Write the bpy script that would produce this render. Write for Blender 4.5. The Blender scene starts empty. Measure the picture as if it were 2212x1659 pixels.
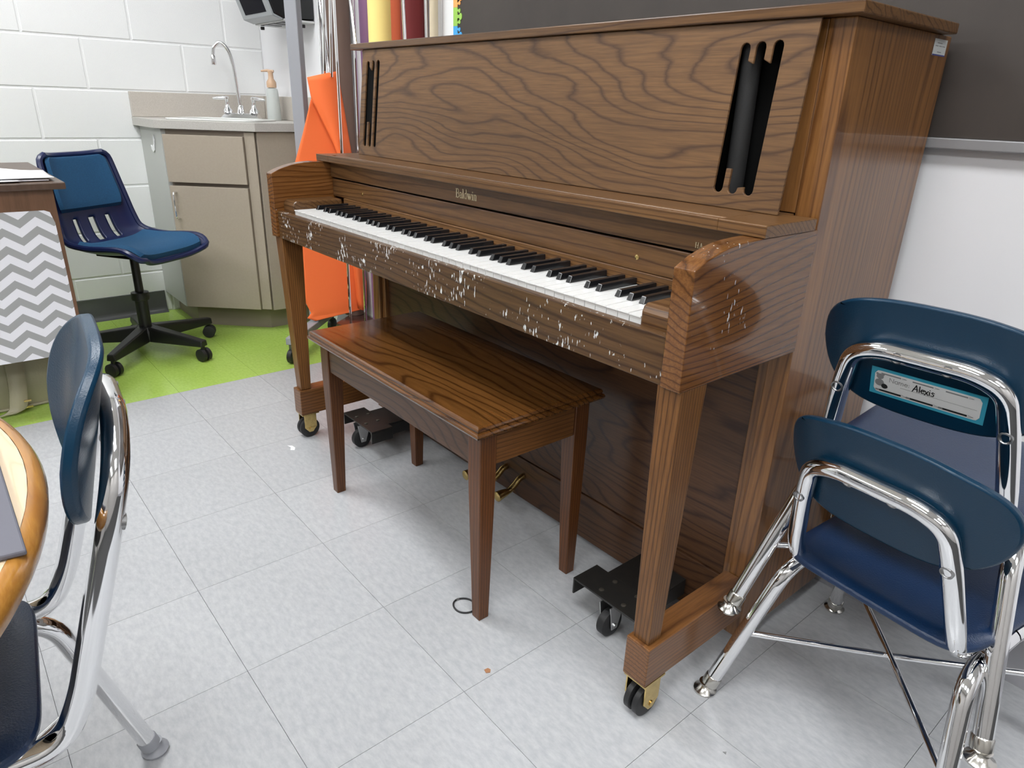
import bpy, bmesh, math, random
from mathutils import Vector, Matrix
random.seed(7)
S = bpy.context.scene
COL = S.collection
PI = math.pi

# ------------------------------------------------------------------ camera
CAM = Vector((1.2369, -0.7825, 1.0036))
YAW, PITCH, ROLL, FPX = 0.862, -0.3849, 0.0336, 1483.362
cyw, syw, cp, sp = math.cos(YAW), math.sin(YAW), math.cos(PITCH), math.sin(PITCH)
FW = Vector((-syw*cp, cyw*cp, sp)); R0 = Vector((cyw, syw, 0)); U0 = R0.cross(FW)
RT = R0*math.cos(ROLL) + U0*math.sin(ROLL); UP = U0*math.cos(ROLL) - R0*math.sin(ROLL)
cd = bpy.data.cameras.new('camera'); cam = bpy.data.objects.new('camera', cd); COL.objects.link(cam)
m = Matrix((RT, UP, -FW)).transposed().to_4x4(); m.translation = CAM
cam.matrix_world = m
cd.sensor_fit = 'HORIZONTAL'; cd.sensor_width = 36; cd.lens = 36*FPX/2212; cd.clip_start = .02
S.camera = cam

def ray(u, v):
    return FW + RT*((u-1106)/FPX) - UP*((v-829.5)/FPX)
def at(u, v, ax, val):
    d = ray(u, v); i = 'xyz'.index(ax); return CAM + d*((val-CAM[i])/d[i])
def onplane(u, v, p, nrm):
    d = ray(u, v); return CAM + d*((Vector(p)-CAM).dot(nrm)/d.dot(nrm))

# ------------------------------------------------------------------ world, exposure
w = bpy.data.worlds.new('world'); S.world = w; w.use_nodes = True
w.node_tree.nodes['Background'].inputs[0].default_value = (.9, .95, 1, 1)
w.node_tree.nodes['Background'].inputs[1].default_value = .3
vs = S.view_settings
vs.view_transform = 'Standard'; vs.look = 'None'; vs.gamma = 1; vs.use_curve_mapping = False
vs.exposure = 0.55
LIGHT = 12.6         # radiance of the ceiling light diffusers

# ------------------------------------------------------------------ materials
def srgb(r, g, b):
    f = lambda c: (c/255/12.92 if c/255 <= .04045 else ((c/255+.055)/1.055)**2.4)
    return (f(r), f(g), f(b), 1)
def newmat(name):
    mt = bpy.data.materials.new(name); mt.use_nodes = True
    nt = mt.node_tree; b = nt.nodes['Principled BSDF']; return mt, nt, b
def plain(name, col, rough=.5, metal=0, spec=.5, coat=0, noise=None, nscale=40, bump=0, bscale=200, rnd=0, trans=0, emis=None, estr=0, stretch=(1, 1, 1)):
    mt, nt, b = newmat(name)
    b.inputs['Base Color'].default_value = col
    b.inputs['Roughness'].default_value = rough; b.inputs['Metallic'].default_value = metal
    b.inputs['Specular IOR Level'].default_value = spec; b.inputs['Coat Weight'].default_value = coat
    b.inputs['Coat Roughness'].default_value = .12
    if trans: b.inputs['Transmission Weight'].default_value = trans
    if emis: b.inputs['Emission Color'].default_value = emis; b.inputs['Emission Strength'].default_value = estr
    L = nt.links; N = nt.nodes
    tc = N.new('ShaderNodeTexCoord'); mp = N.new('ShaderNodeMapping'); mp.inputs['Scale'].default_value = stretch
    L.new(tc.outputs['Object'], mp.inputs['Vector'])
    colsock = None
    if noise:
        no = N.new('ShaderNodeTexNoise'); no.inputs['Scale'].default_value = nscale; no.inputs['Detail'].default_value = 6; no.inputs['Roughness'].default_value = .65
        L.new(mp.outputs[0], no.inputs['Vector'])
        cr = N.new('ShaderNodeValToRGB'); cr.color_ramp.elements[0].position = .35; cr.color_ramp.elements[1].position = .68
        cr.color_ramp.elements[0].color = noise; cr.color_ramp.elements[1].color = col
        L.new(no.outputs['Fac'], cr.inputs['Fac']); colsock = cr.outputs[0]
    if rnd:
        oi = N.new('ShaderNodeObjectInfo'); hs = N.new('ShaderNodeHueSaturation')
        mr = N.new('ShaderNodeMapRange'); mr.inputs[3].default_value = 1-rnd; mr.inputs[4].default_value = 1+rnd
        L.new(oi.outputs['Random'], mr.inputs[0]); L.new(mr.outputs[0], hs.inputs['Value'])
        if colsock: L.new(colsock, hs.inputs['Color'])
        else: hs.inputs['Color'].default_value = col
        colsock = hs.outputs[0]
    if colsock: L.new(colsock, b.inputs['Base Color'])
    if bump:
        n2 = N.new('ShaderNodeTexNoise'); n2.inputs['Scale'].default_value = bscale; n2.inputs['Detail'].default_value = 4
        L.new(mp.outputs[0], n2.inputs['Vector'])
        bp = N.new('ShaderNodeBump'); bp.inputs['Strength'].default_value = bump; bp.inputs['Distance'].default_value = .003
        L.new(n2.outputs['Fac'], bp.inputs['Height']); L.new(bp.outputs[0], b.inputs['Normal'])
    return mt
def wood(name, axis, light=(.24, .115, .042, 1), dark=(.085, .034, .012, 1), rings=9, s1=.55, s2=3.2, rough=.33, coat=.25, scuff=0, seed=0., pores=1., scuffaxis=2, coatr=.18, spec=.3, lin=0.):
    """open-grained stained oak: contour lines of a stretched noise plus fine pores; axis = grain direction"""
    mt, nt, b = newmat(name); L = nt.links; N = nt.nodes
    tc = N.new('ShaderNodeTexCoord'); oi = N.new('ShaderNodeObjectInfo')
    off = N.new('ShaderNodeVectorMath'); off.operation = 'SCALE'; off.inputs[0].default_value = (3.7, 5.1, 4.3)
    L.new(oi.outputs['Random'], off.inputs['Scale'])
    ad = N.new('ShaderNodeVectorMath'); ad.operation = 'ADD'; L.new(tc.outputs['Object'], ad.inputs[0]); L.new(off.outputs[0], ad.inputs[1])
    def mapped(along, across):
        mp = N.new('ShaderNodeMapping'); sc = [across]*3; sc[axis] = along; mp.inputs['Scale'].default_value = sc
        mp.inputs['Location'].default_value = (seed, seed*.7, seed*1.3)
        L.new(ad.outputs[0], mp.inputs['Vector']); return mp.outputs[0]
    n1 = N.new('ShaderNodeTexNoise'); n1.inputs['Scale'].default_value = 1; n1.inputs['Detail'].default_value = 3.0; n1.inputs['Roughness'].default_value = .36
    n1.inputs['Distortion'].default_value = .25
    L.new(mapped(s1, s2), n1.inputs['Vector'])
    mul = N.new('ShaderNodeMath'); mul.operation = 'MULTIPLY'; mul.inputs[1].default_value = rings; L.new(n1.outputs['Fac'], mul.inputs[0])
    fr = N.new('ShaderNodeMath'); fr.operation = 'FRACT'
    nj = N.new('ShaderNodeTexNoise'); nj.inputs['Scale'].default_value = 1; nj.inputs['Detail'].default_value = 2; L.new(mapped(22, 160), nj.inputs['Vector'])
    ja = N.new('ShaderNodeMath'); ja.operation = 'MULTIPLY_ADD'; ja.inputs[1].default_value = .22; L.new(nj.outputs['Fac'], ja.inputs[0])
    dp = N.new('ShaderNodeVectorMath'); dp.operation = 'DOT_PRODUCT'; wv = [(0, .6, 1), (.08, 0, 1), (.7, 1, 0)][axis]; dp.inputs[1].default_value = wv; L.new(ad.outputs[0], dp.inputs[0])
    la_ = N.new('ShaderNodeMath'); la_.operation = 'MULTIPLY_ADD'; la_.inputs[1].default_value = lin; L.new(dp.outputs['Value'], la_.inputs[0]); L.new(mul.outputs[0], la_.inputs[2]); L.new(la_.outputs[0], ja.inputs[2])
    L.new(ja.outputs[0], fr.inputs[0])
    ramp = N.new('ShaderNodeValToRGB'); e = ramp.color_ramp.elements
    e[0].position = 0; e[0].color = (0.45, .45, .45, 1); e[1].position = 1; e[1].color = (.42, .42, .42, 1)
    x = e.new(.08); x.color = (.85, .85, .85, 1); x = e.new(.45); x.color = (.95, .95, .95, 1); x = e.new(.76); x.color = (.80, .80, .80, 1); x = e.new(.91); x.color = (.0, .0, .0, 1)
    L.new(fr.outputs[0], ramp.inputs['Fac'])
    n2 = N.new('ShaderNodeTexNoise'); n2.inputs['Scale'].default_value = 1; n2.inputs['Detail'].default_value = 3; n2.inputs['Roughness'].default_value = .7
    L.new(mapped(9, 240), n2.inputs['Vector'])
    r2 = N.new('ShaderNodeMapRange'); r2.inputs[1].default_value = .33; r2.inputs[2].default_value = .62; r2.inputs[3].default_value = 1-.55*pores; r2.inputs[4].default_value = 1
    L.new(n2.outputs['Fac'], r2.inputs[0])
    mm = N.new('ShaderNodeMath'); mm.operation = 'MULTIPLY'; L.new(ramp.outputs[0], mm.inputs[0]); L.new(r2.outputs[0], mm.inputs[1])
    mix = N.new('ShaderNodeMix'); mix.data_type = 'RGBA'; mix.inputs[6].default_value = dark; mix.inputs[7].default_value = light
    L.new(mm.outputs[0], mix.inputs[0])
    # broad tone drift of the stain
    n3 = N.new('ShaderNodeTexNoise'); n3.inputs['Scale'].default_value = 1; n3.inputs['Detail'].default_value = 1
    L.new(mapped(1.2, 4), n3.inputs['Vector'])
    hs = N.new('ShaderNodeHueSaturation'); mr = N.new('ShaderNodeMapRange'); mr.inputs[1].default_value = .3; mr.inputs[2].default_value = .7; mr.inputs[3].default_value = .82; mr.inputs[4].default_value = 1.14
    L.new(n3.outputs['Fac'], mr.inputs[0]); L.new(mr.outputs[0], hs.inputs['Value']); L.new(mix.outputs[2], hs.inputs['Color'])
    out = hs.outputs[0]
    if scuff:
        mp = N.new('ShaderNodeMapping'); sc = [190, 190, 190]; sc[scuffaxis] = 60; mp.inputs['Scale'].default_value = sc; L.new(tc.outputs['Object'], mp.inputs['Vector'])
        ns = N.new('ShaderNodeTexNoise'); ns.inputs['Scale'].default_value = 1; ns.inputs['Detail'].default_value = 2; L.new(mp.outputs[0], ns.inputs['Vector'])
        nb = N.new('ShaderNodeTexNoise'); nb.inputs['Scale'].default_value = 9; nb.inputs['Detail'].default_value = 3; L.new(tc.outputs['Object'], nb.inputs['Vector'])
        su = N.new('ShaderNodeMath'); su.operation = 'MULTIPLY_ADD'; su.inputs[1].default_value = .75; L.new(nb.outputs['Fac'], su.inputs[0]); L.new(ns.outputs['Fac'], su.inputs[2])
        th = N.new('ShaderNodeMapRange'); th.inputs[1].default_value = 1.14-.12*scuff; th.inputs[2].default_value = 1.18-.12*scuff
        L.new(su.outputs[0], th.inputs[0])
        m2 = N.new('ShaderNodeMix'); m2.data_type = 'RGBA'; m2.inputs[7].default_value = (.62, .64, .64, 1)
        L.new(th.outputs[0], m2.inputs[0]); L.new(out, m2.inputs[6]); out = m2.outputs[2]
    L.new(out, b.inputs['Base Color'])
    b.inputs['Roughness'].default_value = rough; b.inputs['Specular IOR Level'].default_value = spec; b.inputs['Coat Weight'].default_value = coat; b.inputs['Coat Roughness'].default_value = coatr
    bp = N.new('ShaderNodeBump'); bp.inputs['Strength'].default_value = .18; bp.inputs['Distance'].default_value = .0006
    L.new(mm.outputs[0], bp.inputs['Height']); L.new(bp.outputs[0], b.inputs['Normal'])
    return mt
M = {}
M['wall'] = plain('painted_block', (.80, .81, .81, 1), .5, bump=.35, bscale=260)
M['plaster'] = plain('painted_plaster', (.80, .80, .82, 1), .45, bump=.03, bscale=120)
M['far_wall'] = plain('darkened_unseen_wall', (.40, .385, .37, 1), .6)  # unseen walls, colour darkened to cut fill light and put dark streaks in chrome
M['ceiling'] = plain('ceiling_tile', (.85, .85, .84, 1), .9)
M['tile_grey'] = plain('grey_floor_tile', (.50, .51, .52, 1), .28, spec=.45, noise=(.40, .41, .43, 1), nscale=42, rnd=.035, stretch=(1, 2.2, 1))
M['tile_green'] = plain('green_floor_tile', (.42, .60, .125, 1), .22, spec=.5, noise=(.34, .51, .09, 1), nscale=60, rnd=.03, stretch=(1, 1.8, 1))
M['joint'] = plain('floor_joint', (.05, .05, .05, 1), .9, spec=.1)
M['cove_dark'] = plain('charcoal_cove_base', (.085, .088, .09, 1), .2, coat=.4)
M['cove_grey'] = plain('grey_cove_base', (.30, .30, .32, 1), .4)
LT, DK = (.150, .074, .027, 1), (.050, .021, .008, 1)
M['wood_x'] = wood('oak_grain_lengthwise', 0, LT, DK, rings=14, s2=7, lin=80)
M['wood_panel'] = wood('oak_cathedral_panel', 0, (.165, .088, .038, 1), (.064, .034, .019, 1), rings=28, s1=.95, s2=3.8, rough=.45, coat=.05, seed=2.3, spec=.25, lin=26)
M['wood_z'] = wood('oak_grain_upright', 2, (.235, .105, .032, 1), (.095, .037, .011, 1), rings=14, s1=.5, s2=5.5, rough=.3, coat=.5, coatr=.06, lin=50)
M['wood_y'] = wood('oak_grain_front_to_back', 1, (.20, .085, .026, 1), (.075, .029, .010, 1), rings=9, s1=.9, s2=6, rough=.28, coat=.3, lin=110)
M['wood_scuff'] = wood('oak_scuffed_rail', 0, (.115, .058, .021, 1), (.038, .016, .006, 1), rings=14, s2=6, scuff=.85, coat=.1, lin=70)
M['wood_cheek'] = wood('oak_scuffed_cheek', 1, (.22, .090, .024, 1), (.075, .026, .007, 1), rings=20, s1=0.9, s2=4, rough=.22, coat=.5, scuff=.02, coatr=.06, lin=75)
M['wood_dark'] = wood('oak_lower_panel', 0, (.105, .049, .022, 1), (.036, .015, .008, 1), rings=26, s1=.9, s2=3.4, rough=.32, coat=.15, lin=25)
M['wood_leg'] = wood('oak_leg', 2, (.225, .10, .030, 1), (.075, .029, .009, 1), rings=4, s1=.5, s2=12, coat=.1, lin=150)
M['wood_bench'] = wood('oak_bench_top', 0, (.145, .058, .014, 1), (.036, .012, .003, 1), rings=16, s1=.9, s2=4, rough=.2, coat=.6, coatr=.1, lin=70)
M['wood_bench_leg'] = wood('oak_bench_leg', 2, (.135, .050, .016, 1), (.05, .017, .006, 1), rings=4, s1=.5, s2=12, coat=.15, lin=150)
M['wood_shelf'] = wood('oak_dusty_shelf', 0, (.16, .080, .030, 1), (.06, .027, .011, 1), rings=6, s2=8, coat=.1, lin=110)
M['wood_edge'] = wood('honey_table_edge', 0, (.46, .215, .042, 1), (.30, .12, .02, 1), rings=6, s1=2, s2=6, rough=.22, coat=.5)
M['laminate'] = wood('pale_maple_laminate', 0, (.70, .55, .38, 1), (.60, .46, .30, 1), rings=24, s1=1.2, s2=12, rough=.4, coat=0, pores=.3)
M['white_key'] = plain('white_key', (.74, .74, .73, 1), .2, spec=.5)
M['black_key'] = plain('black_key', (.008, .008, .009, 1), .18, spec=.6)
M['black'] = plain('black_interior', (.004, .004, .004, 1), .9, spec=.1)
M['cloth'] = plain('black_speaker_cloth', (.022, .022, .023, 1), .75, noise=(.012, .012, .012, 1), nscale=900)
M['black_steel'] = plain('black_painted_steel', (.012, .012, .012, 1), .38, noise=(.018, .017, .015, 1), nscale=60)
M['rubber'] = plain('black_rubber', (.012, .012, .013, 1), .5)
M['brass'] = plain('brass', (.74, .55, .23, 1), .22, 1, noise=(.55, .40, .16, 1), nscale=60)
M['letters'] = plain('pale_brass_letters', (.72, .62, .42, 1), .35, .6)
M['steel'] = plain('zinc_steel', (.6, .6, .6, 1), .3, 1)
M['chrome'] = plain('chrome', (.86, .86, .87, 1), .06, 1)
M['bolt_head'] = plain('dull_bolt_head', (.30, .30, .30, 1), .35, .9)
M['chrome_dull'] = plain('nickel_glide', (.62, .60, .56, 1), .18, 1)
M['navy'] = plain('navy_plastic', (.002, .028, .062, 1), .3, spec=.35, bump=.12, bscale=500)
M['navy_seat'] = plain('navy_seat_plastic', (.004, .022, .070, 1), .33, spec=.5, bump=.2, bscale=420)
M['indigo'] = plain('indigo_shell', (.007, .014, .065, 1), .3)
M['cushion'] = plain('teal_blue_upholstery', (.012, .085, .19, 1), .9, noise=(.008, .055, .13, 1), nscale=350, bump=.3, bscale=600)
M['blackplastic'] = plain('black_plastic', (.01, .01, .01, 1), .4)
M['cab'] = plain('taupe_laminate', (.39, .335, .27, 1), .45, noise=(.37, .315, .25, 1), nscale=120)
M['cab_grey'] = plain('pale_grey_laminate', (.45, .46, .44, 1), .45)
M['cab_edge'] = plain('taupe_edge', (.25, .205, .165, 1), .5)
M['counter'] = plain('speckled_counter_laminate', (.54, .52, .49, 1), .4, noise=(.42, .40, .37, 1), nscale=320)
M['splash'] = plain('speckled_backsplash_laminate', (.56, .52, .47, 1), .45, noise=(.47, .43, .38, 1), nscale=300)
M['porcelain'] = plain('white_porcelain', (.75, .76, .74, 1), .15)
M['soap'] = plain('frosted_soap_bottle', (.72, .76, .74, 1), .35, trans=.35)
M['soap_pump'] = plain('tan_pump', (.60, .40, .26, 1), .35)
M['disp_grey'] = plain('grey_dispenser_plastic', (.30, .32, .33, 1), .3)
M['disp_light'] = plain('pale_dispenser_plastic', (.55, .56, .55, 1), .35)
M['disp_black'] = plain('black_dispenser_plastic', (.012, .013, .014, 1), .25)
M['window_dark'] = plain('smoked_window', (.003, .003, .007, 1), .4, spec=.03)
M['rack_grey'] = plain('grey_enamelled_steel', (.33, .34, .37, 1), .4)
M['rack_dark'] = plain('dark_grey_steel', (.06, .062, .068, 1), .45)
M['rack_shelf'] = plain('black_shelf_orange_reflection', (.06, .03, .024, 1), .2)  # black shelf; the orange sheet's reflection is put into its reddish colour
for k, c in dict(brown=(.17, .11, .085), purple=(.22, .11, .22), yellow=(.90, .75, .26), rust=(.42, .07, .018), maroon=(.16, .013, .014), beige=(.62, .53, .38), dark=(.03, .03, .028)).items():
    M['roll_'+k] = plain(k+'_craft_paper', c+(1,), .75)
M['orange'] = plain('orange_craft_paper', (1.0, .19, .045, 1), .7)
M['paper'] = plain('white_paper', (.86, .86, .88, 1), .7)
M['board_paper'] = plain('dark_brown_board_paper', (.052, .042, .036, 1), .5, noise=(.040, .032, .028, 1), nscale=5, bump=.15, bscale=14)
M['alu'] = plain('satin_aluminium', (.33, .33, .34, 1), .4, .4)
M['white_trim'] = plain('white_gloss_trim', (.82, .83, .84, 1), .35)
M['line_dark'] = plain('dark_line', (.06, .06, .06, 1), .6)
for k, c in dict(orange=(.95, .42, .12), green=(.33, .60, .10), blue=(.06, .38, .78)).items():
    M['puz_'+k] = plain('puzzle_'+k, c+(1,), .5)
M['desk_brown'] = plain('dark_walnut_laminate', (.10, .06, .04, 1), .35, noise=(.07, .04, .026, 1), nscale=70, stretch=(1, 1, .1))
M['desk_side'] = plain('walnut_laminate', (.17, .085, .045, 1), .4, noise=(.12, .06, .03, 1), nscale=70, stretch=(1, 1, .1))
M['bag'] = plain('beige_leather', (.36, .33, .22, 1), .45, bump=.2, bscale=150)
M['folder'] = plain('grey_folder', (.12, .12, .145, 1), .6, spec=.3)
M['lilac'] = plain('lilac_sheet', (.27, .25, .47, 1), .6)
M['tag_blue'] = plain('turquoise_card', (.05, .37, .52, 1), .35)
M['tag_white'] = plain('tag_white_card', (.72, .72, .71, 1), .45)
M['ink'] = plain('black_ink', (.012, .012, .012, 1), .6)
M['ink_grey'] = plain('grey_print', (.24, .24, .24, 1), .6)
M['sticker_blue'] = plain('sticker_blue', (.06, .07, .25, 1), .5)
M['sticker'] = plain('sticker_grey_white', (.62, .64, .63, 1), .45)
M['lamp'] = plain('light_diffuser', (.9, .9, .9, 1), .5, emis=(.975, .99, 1, 1), estr=LIGHT)
M['lamp_frame'] = plain('white_lamp_frame', (.8, .8, .8, 1), .4)
M['chip'] = plain('wood_chip', (.36, .17, .08, 1), .8)
M['bolt'] = plain('worn_bolt', (.10, .09, .075, 1), .4, .7)
# chevron printed paper
def chevron():
    mt, nt, b = newmat('grey_white_chevron_paper'); L = nt.links; N = nt.nodes
    tc = N.new('ShaderNodeTexCoord'); sx = N.new('ShaderNodeSeparateXYZ'); L.new(tc.outputs['Object'], sx.inputs[0])
    pp = N.new('ShaderNodeMath'); pp.operation = 'PINGPONG'; pp.inputs[1].default_value = .0435; L.new(sx.outputs['Y'], pp.inputs[0])
    ma = N.new('ShaderNodeMath'); ma.operation = 'MULTIPLY_ADD'; ma.inputs[1].default_value = .72; L.new(pp.outputs[0], ma.inputs[0]); L.new(sx.outputs['Z'], ma.inputs[2])
    dv = N.new('ShaderNodeMath'); dv.operation = 'DIVIDE'; dv.inputs[1].default_value = .052; L.new(ma.outputs[0], dv.inputs[0])
    fr = N.new('ShaderNodeMath'); fr.operation = 'FRACT'; L.new(dv.outputs[0], fr.inputs[0])
    gt = N.new('ShaderNodeMath'); gt.operation = 'GREATER_THAN'; gt.inputs[1].default_value = .52; L.new(fr.outputs[0], gt.inputs[0])
    mx = N.new('ShaderNodeMix'); mx.data_type = 'RGBA'; mx.inputs[6].default_value = (.80, .80, .84, 1); mx.inputs[7].default_value = (.36, .365, .36, 1)
    L.new(gt.outputs[0], mx.inputs[0]); L.new(mx.outputs[2], b.inputs['Base Color']); b.inputs['Roughness'].default_value = .4
    return mt
M['chevron'] = chevron()

# ------------------------------------------------------------------ mesh helpers
class MB:
    def __init__(s): s.v = []; s.f = []
    def add(s, vs, fs):
        o = len(s.v); s.v += [tuple(x) for x in vs]; s.f += [tuple(i+o for i in f) for f in fs]; return s
    def box(s, a, b):
        x0, y0, z0 = a; x1, y1, z1 = b
        return s.add([(x0, y0, z0), (x1, y0, z0), (x1, y1, z0), (x0, y1, z0), (x0, y0, z1), (x1, y0, z1), (x1, y1, z1), (x0, y1, z1)],
                     [(0, 3, 2, 1), (4, 5, 6, 7), (0, 1, 5, 4), (1, 2, 6, 5), (2, 3, 7, 6), (3, 0, 4, 7)])
    def frustum(s, a0, b0, z0, a1, b1, z1):
        return s.add([(a0[0], a0[1], z0), (b0[0], a0[1], z0), (b0[0], b0[1], z0), (a0[0], b0[1], z0), (a1[0], a1[1], z1), (b1[0], a1[1], z1), (b1[0], b1[1], z1), (a1[0], b1[1], z1)],
                     [(0, 3, 2, 1), (4, 5, 6, 7), (0, 1, 5, 4), (1, 2, 6, 5), (2, 3, 7, 6), (3, 0, 4, 7)])
    def prism(s, poly, fn0, fn1):
        """poly: 2D points; fn0/fn1 map a 2D point to the two end faces"""
        n = len(poly)
        return s.add([fn0(p) for p in poly]+[fn1(p) for p in poly],
                     [tuple(range(n))[::-1], tuple(range(n, 2*n))]+[(i, (i+1) % n, n+(i+1) % n, n+i) for i in range(n)])
    def zprism(s, poly, z0, z1):
        return s.prism(poly, lambda p: (p[0], p[1], z0), lambda p: (p[0], p[1], z1))
    def tube(s, pts, r, seg=10, cap=True, closed=False):
        pts = [Vector(p) for p in pts]; n = len(pts); rr = r if isinstance(r, (list, tuple)) else [r]*n
        up = None; o = len(s.v); vs = []
        for i, p in enumerate(pts):
            if closed: t = pts[(i+1) % n]-pts[i-1]
            else: t = pts[min(i+1, n-1)]-pts[max(i-1, 0)]
            t.normalize()
            if up is None:
                up = Vector((0, 0, 1)) if abs(t.z) < .9 else Vector((1, 0, 0))
            a = (up-t*up.dot(t)).normalized(); up = a; b = t.cross(a)
            for k in range(seg):
                q = 2*PI*k/seg; vs.append(p+(a*math.cos(q)+b*math.sin(q))*rr[i])
        fs = []
        for i in range(n if closed else n-1):
            j = (i+1) % n
            for k in range(seg):
                fs.append((i*seg+k, i*seg+(k+1) % seg, j*seg+(k+1) % seg, j*seg+k))
        if cap and not closed:
            fs.append(tuple(range(seg))[::-1]); fs.append(tuple((n-1)*seg+k for k in range(seg)))
        return s.add(vs, fs)
    def lathe(s, prof, c=(0, 0, 0), axis=(0, 0, 1), seg=20):
        """prof: (radius, height) pairs along axis"""
        ax = Vector(axis).normalized(); a = ax.orthogonal().normalized(); b = ax.cross(a); c = Vector(c)
        vs = []; n = len(prof)
        for r, h in prof:
            for k in range(seg):
                q = 2*PI*k/seg; vs.append(c+ax*h+(a*math.cos(q)+b*math.sin(q))*max(r, 1e-5))
        fs = [(i*seg+k, i*seg+(k+1) % seg, (i+1)*seg+(k+1) % seg, (i+1)*seg+k) for i in range(n-1) for k in range(seg)]
        fs.append(tuple(range(seg))[::-1]); fs.append(tuple((n-1)*seg+k for k in range(seg)))
        return s.add(vs, fs)
    def grid(s, nu, nv, fn, skip=None):
        vs = [fn(i/(nu-1), j/(nv-1)) for j in range(nv) for i in range(nu)]
        fs = [(j*nu+i, j*nu+i+1, (j+1)*nu+i+1, (j+1)*nu+i) for j in range(nv-1) for i in range(nu-1) if not (skip and skip((i+.5)/(nu-1), (j+.5)/(nv-1)))]
        return s.add(vs, fs)
    def mesh(s, name, mat, smooth=False):
        me = bpy.data.meshes.new(name); me.from_pydata(s.v, [], s.f); me.validate()
        bm = bmesh.new(); bm.from_mesh(me); bmesh.ops.recalc_face_normals(bm, faces=bm.faces)
        bm.to_mesh(me); bm.free()
        if mat: me.materials.append(M[mat])
        if smooth:
            me.polygons.foreach_set('use_smooth', [True]*len(me.polygons))
            try: me.set_sharp_from_angle(angle=math.radians(38))
            except Exception: pass
        return me
    def obj(s, name, mat, parent=None, bevel=0, smooth=False, seg=2, solid=0, subd=0):
        return link(name, s.mesh(name, mat, smooth), parent, bevel, seg, solid, subd)
def link(name, me, parent=None, bevel=0, seg=2, solid=0, subd=0):
    o = bpy.data.objects.new(name, me); COL.objects.link(o)
    if parent:
        o.parent = parent
    if solid:
        md = o.modifiers.new('thickness', 'SOLIDIFY'); md.thickness = solid; md.offset = 0
    if subd:
        md = o.modifiers.new('smooth', 'SUBSURF'); md.levels = subd; md.render_levels = subd
    if bevel:
        md = o.modifiers.new('bevel', 'BEVEL'); md.width = bevel; md.segments = seg; md.limit_method = 'ANGLE'; md.angle_limit = math.radians(35)
        md.harden_normals = False
    return o
def tag(o, label, cat, group=None):
    o['label'] = label; o['category'] = cat
    if group: o['group'] = group
    return o
def struct(o, label=None):
    o['kind'] = 'structure'
    if label: o['label'] = label
    return o
def empty(name, loc=(0, 0, 0), rz=0, rx=0):
    o = bpy.data.objects.new(name, None); COL.objects.link(o); o.empty_display_size = .1
    o.location = loc; o.rotation_euler = (rx, 0, rz); return o
class World:
    """parts given in world coordinates for an unrotated thing whose Empty stands at loc"""
    def __init__(s, name, loc): s.e = empty(name, loc); s.l = Vector(loc)
    def part(s, mb, name, mat, bevel=0, smooth=False, parent=None, **k):
        mb.v = [(x-s.l.x, y-s.l.y, z-s.l.z) for x, y, z in mb.v]
        return mb.obj(name, mat, parent or s.e, bevel, smooth, **k)
def bez(p, n=24):
    """Catmull-Rom through points"""
    p = [Vector(q) for q in p]; out = []
    for i in range(len(p)-1):
        a = p[max(i-1, 0)]; b = p[i]; c = p[i+1]; d = p[min(i+2, len(p)-1)]
        for k in range(n):
            t = k/n; out.append(.5*((2*b)+(c-a)*t+(2*a-5*b+4*c-d)*t*t+(3*b-a-3*c+d)*t**3))
    return out+[p[-1]]
def fillet(p, r, n=6):
    """polyline with rounded corners; r may be one value or one for each inner corner"""
    p = [Vector(q) for q in p]; out = [p[0]]
    for i in range(1, len(p)-1):
        rr = r[i-1] if isinstance(r, (list, tuple)) else r
        a = (p[i-1]-p[i]); b = (p[i+1]-p[i]); d = min(rr, a.length*.49, b.length*.49)
        A = p[i]+a.normalized()*d; B = p[i]+b.normalized()*d
        for k in range(n+1):
            t = k/n; out.append(A*(1-t)**2+p[i]*2*t*(1-t)+B*t*t)
    return out+[p[-1]]
def rrect(x0, y0, x1, y1, r, n=5):
    out = []
    for cx, cy, a0 in ((x1-r, y1-r, 0), (x0+r, y1-r, PI/2), (x0+r, y0+r, PI), (x1-r, y0+r, 3*PI/2)):
        for k in range(n+1):
            a = a0+PI/2*k/n; out.append((cx+r*math.cos(a), cy+r*math.sin(a)))
    return out
def plate_mesh(name, mat, outer, holes, fn0, fn1):
    """plate with holes: 2D outer loop and hole loops, extruded between fn0 and fn1"""
    bm = bmesh.new(); edges = []; loops = []
    for lp in [outer]+holes:
        vv = [bm.verts.new(fn0(p)) for p in lp]; loops.append((lp, vv))
        edges += [bm.edges.new((vv[i], vv[(i+1) % len(vv)])) for i in range(len(vv))]
    bmesh.ops.triangle_fill(bm, edges=edges, use_beauty=True)
    faces = list(bm.faces); mp = {}
    for lp, vv in loops:
        for p, v in zip(lp, vv): mp[v] = bm.verts.new(fn1(p))
    for f in faces: bm.faces.new([mp[v] for v in reversed(f.verts)])
    for lp, vv in loops:
        n = len(vv)
        for i in range(n):
            a, b = vv[i], vv[(i+1) % n]; bm.faces.new((a, b, mp[b], mp[a]))
    bmesh.ops.recalc_face_normals(bm, faces=bm.faces)
    me = bpy.data.meshes.new(name); bm.to_mesh(me); bm.free(); me.materials.append(M[mat]); return me
def shift(me, d):
    me.transform(Matrix.Translation(Vector(d))); return me
def copy_tree(o, parent=None):
    c = o.copy(); COL.objects.link(c); c.parent = parent
    for ch in list(o.children): copy_tree(ch, c)
    return c

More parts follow.
